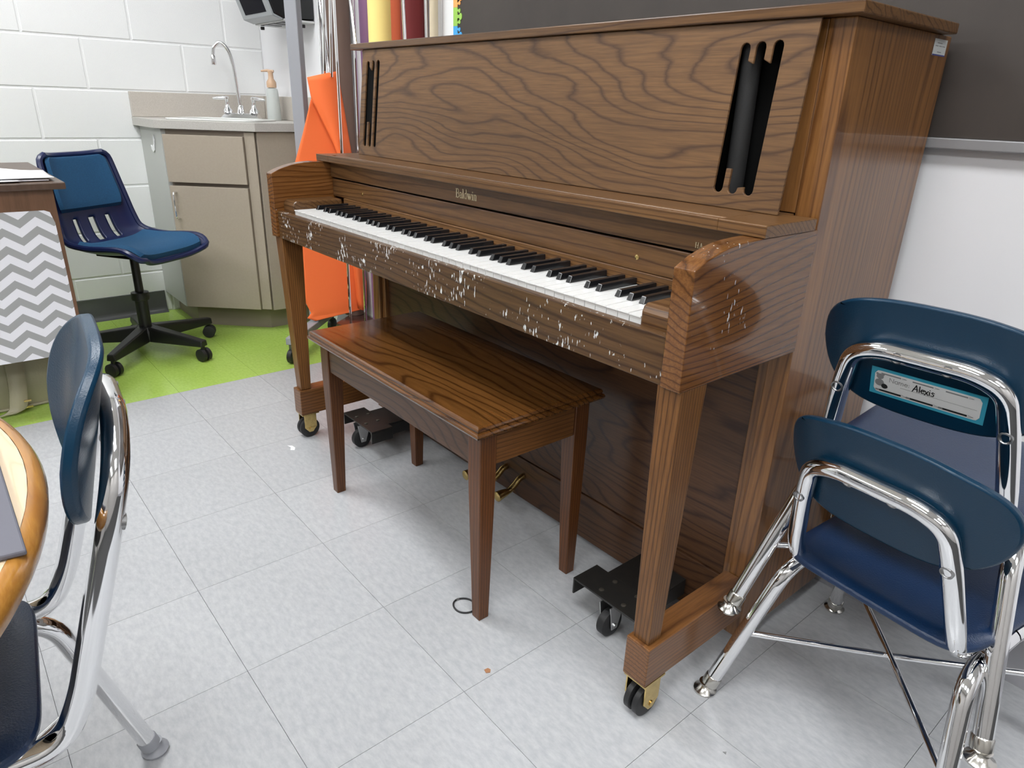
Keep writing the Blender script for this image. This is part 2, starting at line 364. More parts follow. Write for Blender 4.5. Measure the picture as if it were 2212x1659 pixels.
# ------------------------------------------------------------------ room shell
XW, YW, H = -2.4, .66, 2.75
T = .2915; TX0 = .172; TY0 = -.502
fl = MB().box((-2.6, -4.2, -.06), (4.2, .8, -.0035)).obj('floor', 'joint'); struct(fl, 'floor of grey square tiles with a green tiled band by the sink wall')
tm = {}
for k in ('tile_grey', 'tile_green'):
    g = .0004; b = MB()
    b.box((g, g, -.0034), (T-g, T-g, 0)); tm[k] = b.mesh('floor_tile', k)
gx = -1.2855
for i in range(-5, 10):
    for j in range(-7, 5):
        x = gx+i*T; y = TY0+j*T
        if y > YW-.02: continue
        o = link('floor_tile', tm['tile_green' if i < 0 else 'tile_grey'], fl); o.location = (x, y, 0)
# block wall on the left
wl = MB().box((-2.6, -4.2, 0), (XW-.0028, .8, H)).obj('wall_left', 'wall'); struct(wl, 'white painted concrete block wall')
BW, BH = .4035, .2025
bb = MB(); g = .0035; c = .003
def blockmesh(L):
    b = MB(); y0, y1, z0, z1 = g, L-g, g, BH-g
    b.add([(-.02, y0-.003, z0-.003), (-.02, y1+.003, z0-.003), (-.02, y1+.003, z1+.003), (-.02, y0-.003, z1+.003), (-.0022, y0, z0), (-.0022, y1, z0), (-.0022, y1, z1), (-.0022, y0, z1), (0, y0+c, z0+c), (0, y1-c, z0+c), (0, y1-c, z1-c), (0, y0+c, z1-c)],
          [(0, 1, 5, 4), (1, 2, 6, 5), (2, 3, 7, 6), (3, 0, 4, 7), (4, 5, 9, 8), (5, 6, 10, 9), (6, 7, 11, 10), (7, 4, 8, 11), (8, 9, 10, 11)])
    return b.mesh('wall_block', 'wall')
full = blockmesh(BW); cutm = {}
for r in range(13):
    z = r*BH; yo = .081 if r % 2 == 0 else -.1185   # where a joint falls in this course
    y = yo
    while y+BW < YW: y += BW
    rest = YW-y
    k = round(rest, 3)
    if k > .03:
        if k not in cutm: cutm[k] = blockmesh(rest)
        o = link('wall_block', cutm[k], wl); o.location = (XW, y, z)
    for _ in range(6):
        y -= BW; o = link('wall_block', full, wl); o.location = (XW, y, z)
struct(MB().box((-2.6, YW, 0), (4.2, .8, H)).obj('wall_back', 'plaster'), 'smooth white wall behind the piano')
struct(MB().box((4.0, -4.2, 0), (4.2, .66, H)).obj('wall_right', 'far_wall'))
struct(MB().box((-2.4, -4.2, 0), (4.0, -4.0, H)).obj('wall_front', 'far_wall'))
struct(MB().box((-2.6, -4.2, H), (4.2, .8, H+.1)).obj('ceiling', 'ceiling'))
def cove(name, mat, pts, side, h, lab):
    # pts: two floor points, side: unit vector away from the wall
    (x0, y0), (x1, y1) = pts; sx, sy = side; b = MB()
    prof = [(0, 0), (.030, 0), (.028, .003), (.018, .006), (.010, .013), (.005, .026), (.004, h-.002), (0, h)]
    b.prism(prof, lambda p: (x0+sx*p[0], y0+sy*p[0], p[1]), lambda p: (x1+sx*p[0], y1+sy*p[0], p[1]))
    return struct(b.obj(name, mat, None, 0, True), lab)
cove('baseboard_left', 'cove_dark', ((XW, -4), (XW, .05)), (1, 0), .105, 'charcoal cove baseboard under the block wall')
cove('baseboard_back', 'cove_grey', ((-1.76, YW), (4, YW)), (0, -1), .108, 'grey cove baseboard behind the chairs')
# ceiling lights: recessed panels
LL = ('over the teacher desk', 'behind the teacher desk', 'over the piano bench', 'over the round table', 'at the far right near the board', 'at the far right corner')
for i, (lx, ly) in enumerate(((-1.2, -.7), (-1.2, -2.6), (1.0, -.7), (1.0, -2.6), (3.0, -.7), (3.0, -2.6))):
    L = World('ceiling_light', (lx, ly, H))
    L.part(MB().box((lx-.62, ly-.32, H-.03), (lx+.62, ly-.29, H)).box((lx-.62, ly+.29, H-.03), (lx+.62, ly+.32, H)).box((lx-.62, ly-.29, H-.03), (lx-.59, ly+.29, H)).box((lx+.59, ly-.29, H-.03), (lx+.62, ly+.29, H)), 'frame', 'lamp_frame')
    L.part(MB().box((lx-.59, ly-.29, H-.022), (lx+.59, ly+.29, H-.012)), 'diffuser', 'lamp')
    tag(L.e, 'white rectangular ceiling light panel '+LL[i], 'ceiling light', 'ceiling light panels above the room')

# white trim beside the board
t1 = struct(MB().box((-.888, YW-.012, .11), (-.845, YW, 2.3)).box((-.841, YW-.012, .11), (-.774, YW, 2.3)).obj('trim_1', 'white_trim', None, .002), 'white vertical trim between paper rolls and bulletin board')
MB().box((-.8455, YW-.005, .11), (-.8405, YW-.001, 2.3)).obj('groove', 'line_dark', t1)

# ------------------------------------------------------------------ bulletin board
B = World('bulletin_board', (.5, YW, .97))
B.part(MB().box((-.772, YW-.016, .975), (2.6, YW-.001, 2.25)), 'backing', 'board_paper')
B.part(MB().box((-.772, YW-.024, .956), (2.6, YW-.001, .9745)), 'bottom_rail', 'alu', .002)
B.part(MB().box((-.772, YW-.024, 2.2505), (2.6, YW-.001, 2.27)), 'top_rail', 'alu', .002)
def knob(cx, cy, dx, dy, r=.011):
    # puzzle tab pointing along (dx,dy): narrow neck, wide round head
    out = []; px, py = -dy, dx
    for t, wd in ((0, .55), (.5, .40), (.9, .48), (1.3, .85), (1.7, 1.0), (2.1, .85), (2.35, .4)):
        out.append((t*r, wd*r))
    pts = [(cx+dx*a-px*b_, cy+dy*a-py*b_) for a, b_ in out]+[(cx+dx*a+px*b_, cy+dy*a+py*b_) for a, b_ in reversed(out)]
    return pts
zz = 1.31
cols = ['orange', 'green', 'blue', 'orange', 'green', 'blue', 'orange', 'green']
PH = .0525
zlist = [1.127+PH*k for k in range(10)]
order = ['orange', 'blue', 'green', 'orange', 'blue', 'green', 'orange', 'blue', 'green', 'orange']
xl = -.770
for k, z0 in enumerate(zlist):
    z1 = z0+PH-.0004; b = MB(); zc = (z0+z1)/2; xr = xl+.022
    right = [(xr, z0), (xr, z0+.005)]+knob(xr, z0+.009, 1, .15, .0062)+[(xr, z0+.013)]
    right += [(xr, zc-.005)]+knob(xr, zc, 1, -.05, .0098)+[(xr, zc+.005)]
    right += [(xr, z1-.013)]+knob(xr, z1-.009, 1, -.15, .0062)+[(xr, z1-.005), (xr, z1)]
    b.prism([(xl, z0)]+right+[(xl, z1)], lambda p: (p[0], YW-.018, p[1]), lambda p: (p[0], YW-.0162, p[1]))
    B.part(b, 'puzzle_border_piece', 'puz_'+order[k])
tag(B.e, 'dark brown papered bulletin board with puzzle piece border above the piano', 'bulletin board')

# ------------------------------------------------------------------ corner sink cabinet
CABP = [(-2.398, .055), (-2.07, .055), (-1.795, .345), (-1.795, .658), (-2.398, .658)]
K = World('sink_cabinet', (-2.15, .45, 0))
K.part(MB().zprism([(-2.398, .0555), (-2.06, .0555), (-2.06, .075), (-2.398, .075)], .1, .868), 'side_panel', 'cab_grey', .001)
K.part(MB().zprism([(-2.398, .0755), (-2.072, .0755), (-1.80, .356), (-1.80, .656), (-2.398, .656)], .1, .115), 'bottom_board', 'cab_edge')
K.part(MB().zprism([(-2.074, .0765), (-2.0655, .068), (-1.7925, .349), (-1.8005, .357)], .1155, .868), 'face_frame', 'cab_edge')
K.part(MB().zprism([(-1.7995, .356), (-1.781, .356), (-1.781, .656), (-1.7995, .656)], .1, .868), 'side_panel', 'cab', .001)
K.part(MB().zprism([(-2.398, .11), (-2.09, .11), (-1.85, .36), (-1.85, .656), (-2.398, .656)], 0, .0995), 'toe_kick', 'cab_edge')
p0, p1 = Vector((-2.06, .056)), Vector((-1.785, .347)); dd = (p1-p0); Ld = dd.length; dd.normalize(); nn = Vector((dd.y, -dd.x))
def diag(a0, a1, z0, z1, o0, o1):
    q = [p0+dd*a0+nn*o0, p0+dd*a1+nn*o0, p0+dd*a1+nn*o1, p0+dd*a0+nn*o1]
    return MB().zprism([(v.x, v.y) for v in q], z0, z1)
K.part(diag(.012, Ld-.045, .655, .848, -.004, .016), 'drawer_front', 'cab', .0015)
dr = K.part(diag(.012, Ld-.045, .105, .640, -.004, .016), 'door', 'cab', .0015)
K.part(diag(Ld-.043, Ld+.0, .105, .866, -.008, .002), 'face_stile', 'cab')
q = p0+dd*.038
hb = []
for zz_, o in ((.615, .016), (.615, .040), (.505, .040), (.505, .016)):
    v = q+nn*o; hb.append((v.x, v.y, zz_))
h_ = MB().tube(fillet(hb, .012), .0042, 8); K.part(h_, 'handle', 'chrome', smooth=True, parent=dr)
hk = MB()
hk.prism([(0, 0), (.02, .01), (.035, .05), (.03, .075), (.018, .035), (-.02, .022), (-.026, .03), (-.022, .012)], lambda p: (-2.20+p[0], .0545, .765+p[1]), lambda p: (-2.20+p[0], .0505, .765+p[1]))
K.part(hk, 'adhesive_hook', 'white_trim')
tag(K.e, 'taupe laminate corner sink cabinet with one door and drawer front', 'cabinet')

CT = World('countertop', (-2.15, .45, .87))
top = [(-2.398, .03), (-2.06, .03), (-1.765, .345), (-1.765, .658), (-2.398, .658)]
sc = Vector((-2.055, .315)); du = Vector((.707, .707)); dv_ = Vector((.707, -.707))
def sinkloop(a, b_, r):
    return [tuple(sc+du*p[0]+dv_*p[1]) for p in rrect(-a, -b_, a, b_, r)]
me = plate_mesh('slab', 'counter', top, [sinkloop(.17, .12, .05)], lambda p: (p[0], p[1], .905), lambda p: (p[0], p[1], .8695))
shift(me, -CT.l); link('slab', me, CT.e, .002)
CT.part(MB().box((-2.398, .032, .9055), (-2.378, .638, 1.010)), 'backsplash', 'splash', .002)
CT.part(MB().box((-2.398, .639, .9055), (-1.767, .659, 1.010)), 'backsplash', 'splash', .002)
tag(CT.e, 'speckled beige laminate countertop with low backsplash in the corner', 'countertop')
SK = World('sink', (sc.x, sc.y, .75))
me = plate_mesh('rim', 'porcelain', sinkloop(.20, .15, .06), [sinkloop(.155, .105, .045)], lambda p: (p[0], p[1], .912), lambda p: (p[0], p[1], .9055))
shift(me, -SK.l); link('rim', me, SK.e, .002)
bw = MB(); lp = [sinkloop(.158, .108, .046), sinkloop(.15, .10, .045), sinkloop(.12, .075, .04)]; zs = [.9054, .80, .775]
vs_ = [(x, y, z) for l, z in zip(lp, zs) for x, y in l]; n_ = len(lp[0])
bw.add(vs_, [(i*n_+k, i*n_+(k+1) % n_, (i+1)*n_+(k+1) % n_, (i+1)*n_+k) for i in range(2) for k in range(n_)]+[tuple(2*n_+k for k in range(n_))])
SK.part(bw, 'bowl', 'porcelain', smooth=True)
tag(SK.e, 'small white rimmed sink bowl set in the corner countertop', 'sink')
# faucet
fc = Vector((-2.205, .455, .9058)); F = World('faucet', fc)
la = Vector((.66, .75)); lb = Vector((.75, -.66))
def fp(a, b_, z): return (fc.x+la.x*a+lb.x*b_, fc.y+la.y*a+lb.y*b_, z)
b = MB(); z0, z1 = .9062, .932
b.add([fp(-.092, -.03, z0), fp(.092, -.03, z0), fp(.092, .035, z0), fp(-.092, .035, z0), fp(-.07, -.018, z1), fp(.07, -.018, z1), fp(.07, .014, z1), fp(-.07, .014, z1)],
      [(0, 3, 2, 1), (4, 5, 6, 7), (0, 1, 5, 4), (1, 2, 6, 5), (2, 3, 7, 6), (3, 0, 4, 7)])
F.part(b, 'deck_plate', 'chrome', .003)
gz = .932
neck = bez([fp(0, 0, gz), fp(-.006, .002, gz+.10), fp(-.012, .006, gz+.20), fp(-.025, .012, gz+.262), fp(-.052, .022, gz+.292), fp(-.078, .032, gz+.275), fp(-.086, .036, gz+.24)], 6)
F.part(MB().tube(neck, .0085, 10), 'spout', 'chrome', smooth=True)
F.part(MB().lathe([(.0105, 0), (.0125, .01), (.0115, .035), (.0095, .04)], fp(-.087, .036, gz+.20), seg=12), 'aerator', 'chrome', smooth=True)
F.part(MB().lathe([(.018, 0), (.016, .01), (.012, .03), (.010, .034)], fp(0, 0, gz), seg=14), 'spout_collar', 'chrome', smooth=True)
for s in (-1, 1):
    c_ = fp(.062*s, 0, gz)
    hd = F.part(MB().lathe([(.023, 0), (.021, .012), (.012, .022), (.009, .05), (.012, .056), (.011, .068), (.004, .072)], c_, seg=14), 'valve', 'chrome', smooth=True)
    F.part(MB().tube([fp(.052*s, 0, gz+.062), fp(.075*s, .004, gz+.063), fp(.12*s, .012, gz+.06)], [.006, .0095, .0055], 10), 'lever', 'chrome', smooth=True, parent=hd)
tag(F.e, 'chrome gooseneck faucet with two lever handles over the corner sink', 'faucet')
sb = Vector((-2.115, .575, .9055)); SB = World('soap_bottle', sb)
SB.part(MB().lathe([(.029, 0), (.031, .004), (.030, .06), (.027, .12), (.024, .135), (.014, .140)], sb, seg=20), 'bottle', 'soap', smooth=True)
pm = SB.part(MB().lathe([(.021, .1405), (.022, .155), (.021, .165), (.012, .178), (.011, .200), (.0125, .205), (.0125, .212), (.004, .214)], sb, seg=16), 'pump', 'soap_pump', smooth=True)
SB.part(MB().tube([sb+Vector((.012, .010, .209)), sb+Vector((-.01, -.012, .212)), sb+Vector((-.026, -.033, .209))], [.006, .006, .004], 8), 'nozzle', 'soap_pump', smooth=True, parent=pm)
tag(SB.e, 'frosted soap bottle with tan pump beside the faucet', 'soap bottle')

# dispenser on the wall above the sink
D = World('wall_dispenser', (-1.95, YW, 1.31))
xa, xb = -2.115, -1.80
prof = [(.6595, 1.312), (.52, 1.307), (.485, 1.322), (.455, 1.40), (.445, 1.52), (.46, 1.62), (.6595, 1.64)]
D.part(MB().prism(prof, lambda p: (xa, p[0], p[1]), lambda p: (xb, p[0], p[1])), 'housing', 'disp_black', .006)
shell = [(.521, 1.300), (.478, 1.313), (.447, 1.40), (.438, 1.52), (.452, 1.625), (.4585, 1.623), (.4445, 1.52), (.4545, 1.40), (.4840, 1.3205), (.521, 1.3065)]
fs = D.part(MB().prism(shell, lambda p: (xa-.004, p[0], p[1]), lambda p: (xb+.001, p[0], p[1])), 'front_cover', 'disp_grey', .002)
D.part(MB().prism([(.4765, 1.330), (.4510, 1.40), (.4450, 1.445), (.4440, 1.445), (.4490, 1.397), (.4745, 1.328)], lambda p: (xa+.04, p[0]-.0025, p[1]), lambda p: (xb-.045, p[0]-.0025, p[1])), 'window', 'window_dark', parent=fs)
D.part(MB().box((xa, .525, 1.296), (xb, .6595, 1.306)), 'base_tray', 'disp_light', .003)
for k in range(3):
    D.part(MB().box((xa+.05+.085*k, .53, 1.293), (xa+.115+.085*k, .60, 1.2955)), 'slot', 'disp_black')
for x_, y_ in ((xa+.02, .55), (xb-.03, .62)):
    D.part(MB().lathe([(.008, 0), (.009, .004), (.009, .0125)], (x_, y_, 1.280), seg=12), 'knob', 'disp_black', smooth=True)
tag(D.e, 'black and grey dispenser with smoked window on wall above sink', 'dispenser')

# ------------------------------------------------------------------ paper roll rack
RK = World('paper_roll_rack', (-1.3, .5, 0))
ra, rb_ = Vector((-1.345, .245)), Vector((-1.655, .575)); rd = (rb_-ra).normalized(); rn = Vector((-rd.y, rd.x))
def quad(p, q, wd): 
    a = p+rn*wd; b__ = q+rn*wd; c__ = q-rn*wd; d__ = p-rn*wd; return [(v.x, v.y) for v in (a, b__, c__, d__)]
RK.part(MB().zprism(quad(ra, rb_, .022), .075, .105), 'foot_rail', 'rack_grey', .003)
pc = ra+(rb_-ra)*.62
RK.part(MB().zprism(quad(pc-rd*.024, pc+rd*.024, .024), .1055, 1.9), 'post', 'rack_grey', .003)
RK.part(MB().zprism([(-1.40, .475), (-.78, .475), (-.78, .636), (-1.52, .636)], .1, .118), 'shelf', 'rack_shelf', .002)
RK.part(MB().zprism([(-1.40, .475), (-.78, .475), (-.78, .636), (-1.52, .636)], 1.62, 1.638), 'top_shelf', 'rack_dark', .002)
for px_, py_ in ((ra.x, ra.y), (rb_.x, rb_.y), (-.82, .50), (-.82, .61), (-1.40, .585)):
    cs = RK.part(MB().box((px_-.014, py_-.004, .05), (px_+.014, py_+.004, .0745)).tube([(px_, py_, .028), (px_, py_, .055)], .006, 8), 'caster', 'rack_dark')
    RK.part(MB().lathe([(.02, -.012), (.029, -.009), (.029, .009), (.02, .012)], (px_, py_, .029), (.8, .6, 0), 18), 'wheel', 'rubber', smooth=True, parent=cs)
def rod(p, q, r=.0058):
    RK.part(MB().tube([p, q], r, 8), 'rod', 'chrome', smooth=True)
for (u0, v0), (u1, v1), yp in (((757, 680), (721, 0), .542), ((789, 668), (762, 0), .545), ((712, 160), (689, -5), .548), ((696, 170), (687, -5), .556), ((701, 160), (699, -5), .53), ((874, 78), (870, -5), .548), ((921, 75), (919, -5), .60), ((716, 160), (713, 0), .535), ((767, 90), (757, 0), .535)):
    a_ = at(u0, v0, 'y', yp); b_ = at(u1, v1, 'y', yp)
    d_ = (b_-a_)/(b_.z-a_.z)
    a_ = a_+d_*(.1185-a_.z); b_ = b_+d_*(1.6195-b_.z)
    if abs(d_.x) > .05: a_ = at(u0, v0, 'y', yp)+d_*(-.01)
    rod(a_, b_)
tag(RK.e, 'grey wheeled rack with chrome rods holding craft paper rolls', 'rack')
for k, px_, r_, lab in (('brown', 730, .044, 'tall brown craft paper roll behind the orange paper'), ('purple', 795, .032, 'purple craft paper roll left of the yellow roll'), ('yellow', 822, .0445, 'pale yellow craft paper roll above the piano lid'),
                        ('rust', 863, .029, 'rust red craft paper roll between yellow and maroon rolls'), ('maroon', 891, .040, 'maroon craft paper roll right of the yellow roll'), ('beige', 937, .014, 'thin beige paper roll beside the white trim')):
    yp = .606 if k != 'beige' else .62
    p = at(px_, 40, 'y', yp)
    o = MB().lathe([(.012, .1195), (r_, .1195), (r_, 1.45), (.012, 1.45)], (0, 0, 0), seg=32).obj('paper_roll', 'roll_'+k, None, 0, True)
    o.location = (p.x, p.y, 0); tag(o, lab, 'paper roll', 'craft paper rolls standing in the rack')
# loose orange sheet, curled
pn = Vector((.92, -.39, 0)).normalized(); pp_ = Vector((-1.50, .40, 0))
def sheet(rows, curl):
    """rows: list of ((u,v) left, (u,v) right) from top to bottom, on the hanging plane, bulged towards the viewer by curl"""
    W_ = []
    for (a_, c_) in rows:
        A_ = onplane(a_[0], a_[1], pp_, pn); C_ = onplane(c_[0], c_[1], pp_, pn); W_.append((A_, C_))
    b = MB(); nu = 14
    def fn(u, v):
        t = v*(len(W_)-1); i = min(int(t), len(W_)-2); t -= i
        A_ = W_[i][0].lerp(W_[i+1][0], t); C_ = W_[i][1].lerp(W_[i+1][1], t)
        return A_.lerp(C_, u)+pn*curl(u, v)
    return b.grid(nu, (len(W_)-1)*5+1, fn)
OP = World('orange_paper', (-1.5, .45, .12))
OP.part(sheet([((663, 167), (730, 153)), ((672, 212), (745, 240)), ((700, 270), (760, 330)), ((720, 310), (765, 420)), ((733, 345), (776, 520)), ((745, 400), (792, 610)), ((760, 560), (793, 662)), ((772, 664), (793, 669))], lambda u, v: .03*math.sin(PI*u)+.012-.03*u), 'rolled_wrap', 'orange', 0, True, solid=.0008)
OP.part(sheet([((672, 212), (700, 205)), ((655, 285), (730, 300)), ((637, 352), (748, 360)), ((640, 440), (760, 450)), ((650, 545), (770, 545)), ((653, 640), (790, 620)), ((672, 677), (793, 655)), ((664, 688), (793, 667)), ((682, 694), (793, 669))], lambda u, v: -.004-.02*u), 'hanging_flap', 'orange', 0, True, solid=.0008)
tag(OP.e, 'loose curled sheet of bright orange paper hanging on the rack', 'paper')

# ------------------------------------------------------------------ desk, papers, bag
DK_ = World('teacher_desk', (-1.7, -1.05, 0))
DK_.part(MB().box((-2.02, -1.75, .7285), (-1.262, -.435, .749)), 'desktop', 'desk_brown', .003)
DK_.part(MB().box((-1.298, -1.72, .215), (-1.28, -.468, .728)), 'front_panel', 'desk_side', .001)
DK_.part(MB().box((-2.0, -.487, .215), (-1.2985, -.469, .728)), 'side_panel', 'desk_side', .001)
DK_.part(MB().box((-2.0, -1.72, .215), (-1.2985, -1.70, .728)), 'side_panel', 'desk_side', .001)
for x_, y_ in ((-1.315, -.485), (-1.315, -1.70), (-1.98, -.485), (-1.98, -1.70)):
    lg = DK_.part(MB().box((x_-.016, y_-.016, .012), (x_+.016, y_+.016, .2145)), 'leg', 'desk_side', .002)
    DK_.part(MB().lathe([(.018, 0), (.018, .008), (.008, .0118)], (x_, y_, 0), seg=12), 'glide', 'brass', parent=lg)
pl = [(-1.70, .214), (-.478, .214), (-.478, .50), (-.480, .63), (-.488, .662), (-.502, .668), (-1.70, .668)]
DK_.part(MB().prism(pl, lambda p: (-1.2795, p[0], p[1]), lambda p: (-1.2785, p[0], p[1])), 'chevron_paper', 'chevron')
tag(DK_.e, 'dark walnut teacher desk with grey and white chevron paper front', 'desk')
def paper(pts, z, lab, name='paper_sheet', warp=.0):
    b = MB(); n = 8
    P_ = [Vector(q) for q in pts]
    def fn(u, v):
        p = (P_[0].lerp(P_[1], u)).lerp(P_[3].lerp(P_[2], u), v); return (p.x, p.y, z+warp*math.sin(2.2*u+1.1)*abs(math.sin(3.1*v))*1.0)
    o = b.grid(n, n, fn).obj(name, 'paper', None, 0, True, solid=.0012); return tag(o, lab, 'paper', 'loose papers on the desk')
paper([(-1.30, -.66), (-1.30, -.47), (-1.62, -.46), (-1.62, -.68)], .7525, 'flat white sheet lying lowest on the desk corner')
paper([(-1.30, -.68), (-1.30, -.455), (-1.55, -.45), (-1.55, -.70)], .7600, 'rumpled white paper on top of the desk papers', warp=.022)
paper([(-1.275, -.80), (-1.275, -.545), (-1.5, -.56), (-1.5, -.81)], .7545, 'white sheet overlapping the desk front edge at picture edge', warp=.0)
DA = World('desk_accessory', (-1.72, -.62, .75))
DA.part(MB().prism(rrect(-.10, 0, .06, .055, .02), lambda p: (-1.74, -.62+p[0], .7505+p[1]), lambda p: (-1.69, -.62+p[0], .7505+p[1])), 'body', 'rack_grey', .003)
DA.part(MB().box((-1.745, -.70, .806), (-1.685, -.585, .816)), 'dark_bar', 'desk_brown', .003)
tag(DA.e, 'small grey and dark item behind the papers on the desk', 'desk item')
BG = World('handbag', (-1.5, -.66, 0))
bgp = MB()
def bag(u, v):
    a = 2*PI*u; z = .004+.25*v; wx = .075*(1-.35*v)*(1+.25*math.sin(PI*v)); wy = .19*(1-.12*v)
    return (-1.52+wx*abs(math.cos(a))**.6*(1 if math.cos(a) > 0 else -1), -.68+wy*abs(math.sin(a))**.5*(1 if math.sin(a) > 0 else -1), z)
bgp.grid(33, 10, bag); bgp.add([bag(k/32, 0) for k in range(32)], [tuple(range(32))]); bgp.add([bag(k/32, 1) for k in range(32)], [tuple(range(32))])
BG.part(bgp, 'body', 'bag', 0, True)
BG.part(MB().tube([(-1.445, -.78, .006), (-1.438, -.68, .006), (-1.445, -.56, .006)], .005, 8), 'piping', 'bag', smooth=True)
st = MB()
ctr = bez([(-1.46, -.655, .22), (-1.435, -.662, .16), (-1.412, -.668, .09), (-1.40, -.675, .05), (-1.392, -.685, .02), (-1.385, -.72, .008)], 5)
st.grid(3, len(ctr), lambda u, v: tuple(ctr[min(int(round(v*(len(ctr)-1))), len(ctr)-1)]+Vector((.008*abs(u-.5), (u-.5)*.05, 0))))
BG.part(st, 'strap', 'bag', 0, True, solid=.006)
BG.part(MB().box((-1.392, -.665, .018), (-1.388, -.640, .024)).box((-1.392, -.662, .040), (-1.388, -.642, .046)), 'buckle', 'brass')
tag(BG.e, 'beige leather bag on green floor beneath the desk', 'bag')

# ------------------------------------------------------------------ swivel chair
OC = empty('swivel_chair', (-1.80, -.18, 0), math.atan2(.545, .84)-PI/2)   # local +y = forward
oc_off = Vector((0, .0, 0))
prof = [(-.235, .775), (-.227, .74), (-.210, .67), (-.193, .60), (-.176, .53), (-.155, .475), (-.12, .447), (-.07, .434), (0, .430), (.07, .434), (.13, .437), (.165, .430), (.185, .410)]
pf = bez([(0, a, z) for a, z in prof], 5)
def ocs(u, v, off=0., sx=1.):
    t = v*(len(pf)-1); i = min(int(t), len(pf)-2); p = pf[i].lerp(pf[i+1], t-i)
    tg = (pf[i+1]-pf[i]).normalized(); nr = Vector((0, -tg.z, tg.y)); nr = nr if nr.z+nr.y > 0 else -nr
    wd = (.150+.045*min(1, v/.55))
    e = 1
    if v < .07: e = 1-.14*(1-v/.07)**2
    if v > .90: e = 1-.22*((v-.90)/.10)**2
    x = (2*u-1)*wd*e*sx
    curl = .035*abs(2*u-1)**4
    return (x, p.y+nr.y*(curl+off)+.0, p.z+nr.z*(curl+off))
def slot(u, v):
    return .315 < v < .475 and any(abs(u-c_) < .038 for c_ in (.29, .5, .71))
MB().grid(45, 61, ocs, slot).obj('shell', 'indigo', OC, 0, True, solid=.012)
rim = [ocs(0, k/40) for k in range(41)]+[ocs(k/16, 1) for k in range(1, 17)]+[ocs(1, 1-k/40) for k in range(1, 41)]+[ocs(1-k/16, 0) for k in range(1, 16)]
MB().tube(rim, .011, 8, closed=True).obj('rim', 'indigo', OC, 0, True)
def cush(v0, v1, sx, th):
    b = MB(); nu, nv = 25, 21
    def up(u, v):
        ed = min(1, min(u, 1-u)/.08, min(v, 1-v)/.08); ed = math.sqrt(max(0, 1-(1-ed)**2))
        U = .5+(u-.5)*(1-.10*(abs(2*v-1)**6)); return ocs(U, v0+(v1-v0)*v, .004+th*ed, sx)
    b.grid(nu, nv, up); b.grid(nu, nv, lambda u, v: ocs(.5+(u-.5)*(1-.10*(abs(2*v-1)**6)), v0+(v1-v0)*v, .0035, sx)); return b
cush(.025, .285, .88, .02).obj('back_cushion', 'cushion', OC, 0, True)
cush(.53, .965, .90, .022).obj('seat_cushion', 'cushion', OC, 0, True)
MB().lathe([(.016, .262), (.016, .42)], seg=16).obj('piston', 'blackplastic', OC, 0, True)
MB().lathe([(.024, .10), (.024, .225), (.033, .228), (.035, .24), (.033, .258), (.02, .262)], seg=18).obj('column', 'blackplastic', OC, 0, True)
MB().box((-.09, -.09, .412), (.09, .09, .4215)).obj('seat_plate', 'blackplastic', OC, .004)
hub = MB().lathe([(.035, .055), (.045, .06), (.045, .10), (.034, .115)], seg=20).obj('hub', 'blackplastic', OC, 0, True)
oa = math.atan2(.545, .84)-PI/2
for k in range(5):
    ang = math.atan2(.283, -.074)-oa+k*2*PI/5
    ca, sa = math.cos(ang), math.sin(ang)
    def L_(r, s, z): return (r*ca-s*sa, r*sa+s*ca, z)
    b = MB(); b.add([L_(.03, -.026, .055), L_(.03, .026, .055), L_(.03, .022, .118), L_(.03, -.022, .118), L_(.285, -.019, .062), L_(.285, .019, .062), L_(.285, .014, .088), L_(.285, -.014, .088)],
                    [(0, 1, 2, 3), (4, 7, 6, 5), (0, 4, 5, 1), (1, 5, 6, 2), (2, 6, 7, 3), (3, 7, 4, 0)])
    b.obj('base_arm', 'blackplastic', OC, .005)
    cs = MB().tube([L_(.275, 0, .04), L_(.275, 0, .062)], .008, 8).obj('caster', 'blackplastic', OC, 0, True)
    sw = ang+.9+k*1.7
    for s_ in (-1, 1):
        cc = Vector(L_(.275, 0, .027))+Vector((math.cos(sw), math.sin(sw), 0))*.012*s_
        MB().lathe([(.018, -.009), (.026, -.007), (.026, .007), (.018, .009)], cc, (math.cos(sw), math.sin(sw), 0), 18).obj('wheel', 'rubber', cs, 0, True)
tag(OC, 'blue upholstered swivel chair on black five-arm base behind the desk', 'chair')

# ------------------------------------------------------------------ round table with folder
TC = Vector((.372, -1.356)); TR = .615; TZ = .62
TB = World('round_table', (TC.x, TC.y, 0))
TB.part(MB().lathe([(0, 0), (TR-.0165, 0), (TR-.0165, .0275), (0, .0275)], (TC.x, TC.y, TZ-.028), seg=96), 'table_top', 'laminate')
b = MB(); prof = [(TR-.016, .028), (TR-.010, .0276), (TR-.003, .023), (TR, .015), (TR-.002, .004), (TR-.016, .002)]
n_ = 128; vs_ = []
for k in range(n_):
    a = 2*PI*k/n_
    vs_ += [(TC.x+r*math.cos(a), TC.y+r*math.sin(a), TZ-.028+h) for r, h in prof]
m_ = len(prof); b.add(vs_, [(k*m_+i, k*m_+(i+1) % m_, ((k+1) % n_)*m_+(i+1) % m_, ((k+1) % n_)*m_+i) for k in range(n_) for i in range(m_)])
TB.part(b, 'edge_band', 'wood_edge', 0, True)
TB.part(MB().lathe([(.40, 0), (.40, .05), (.385, .05), (.385, 0)], (TC.x, TC.y, TZ-.08), seg=48), 'apron', 'black_steel')
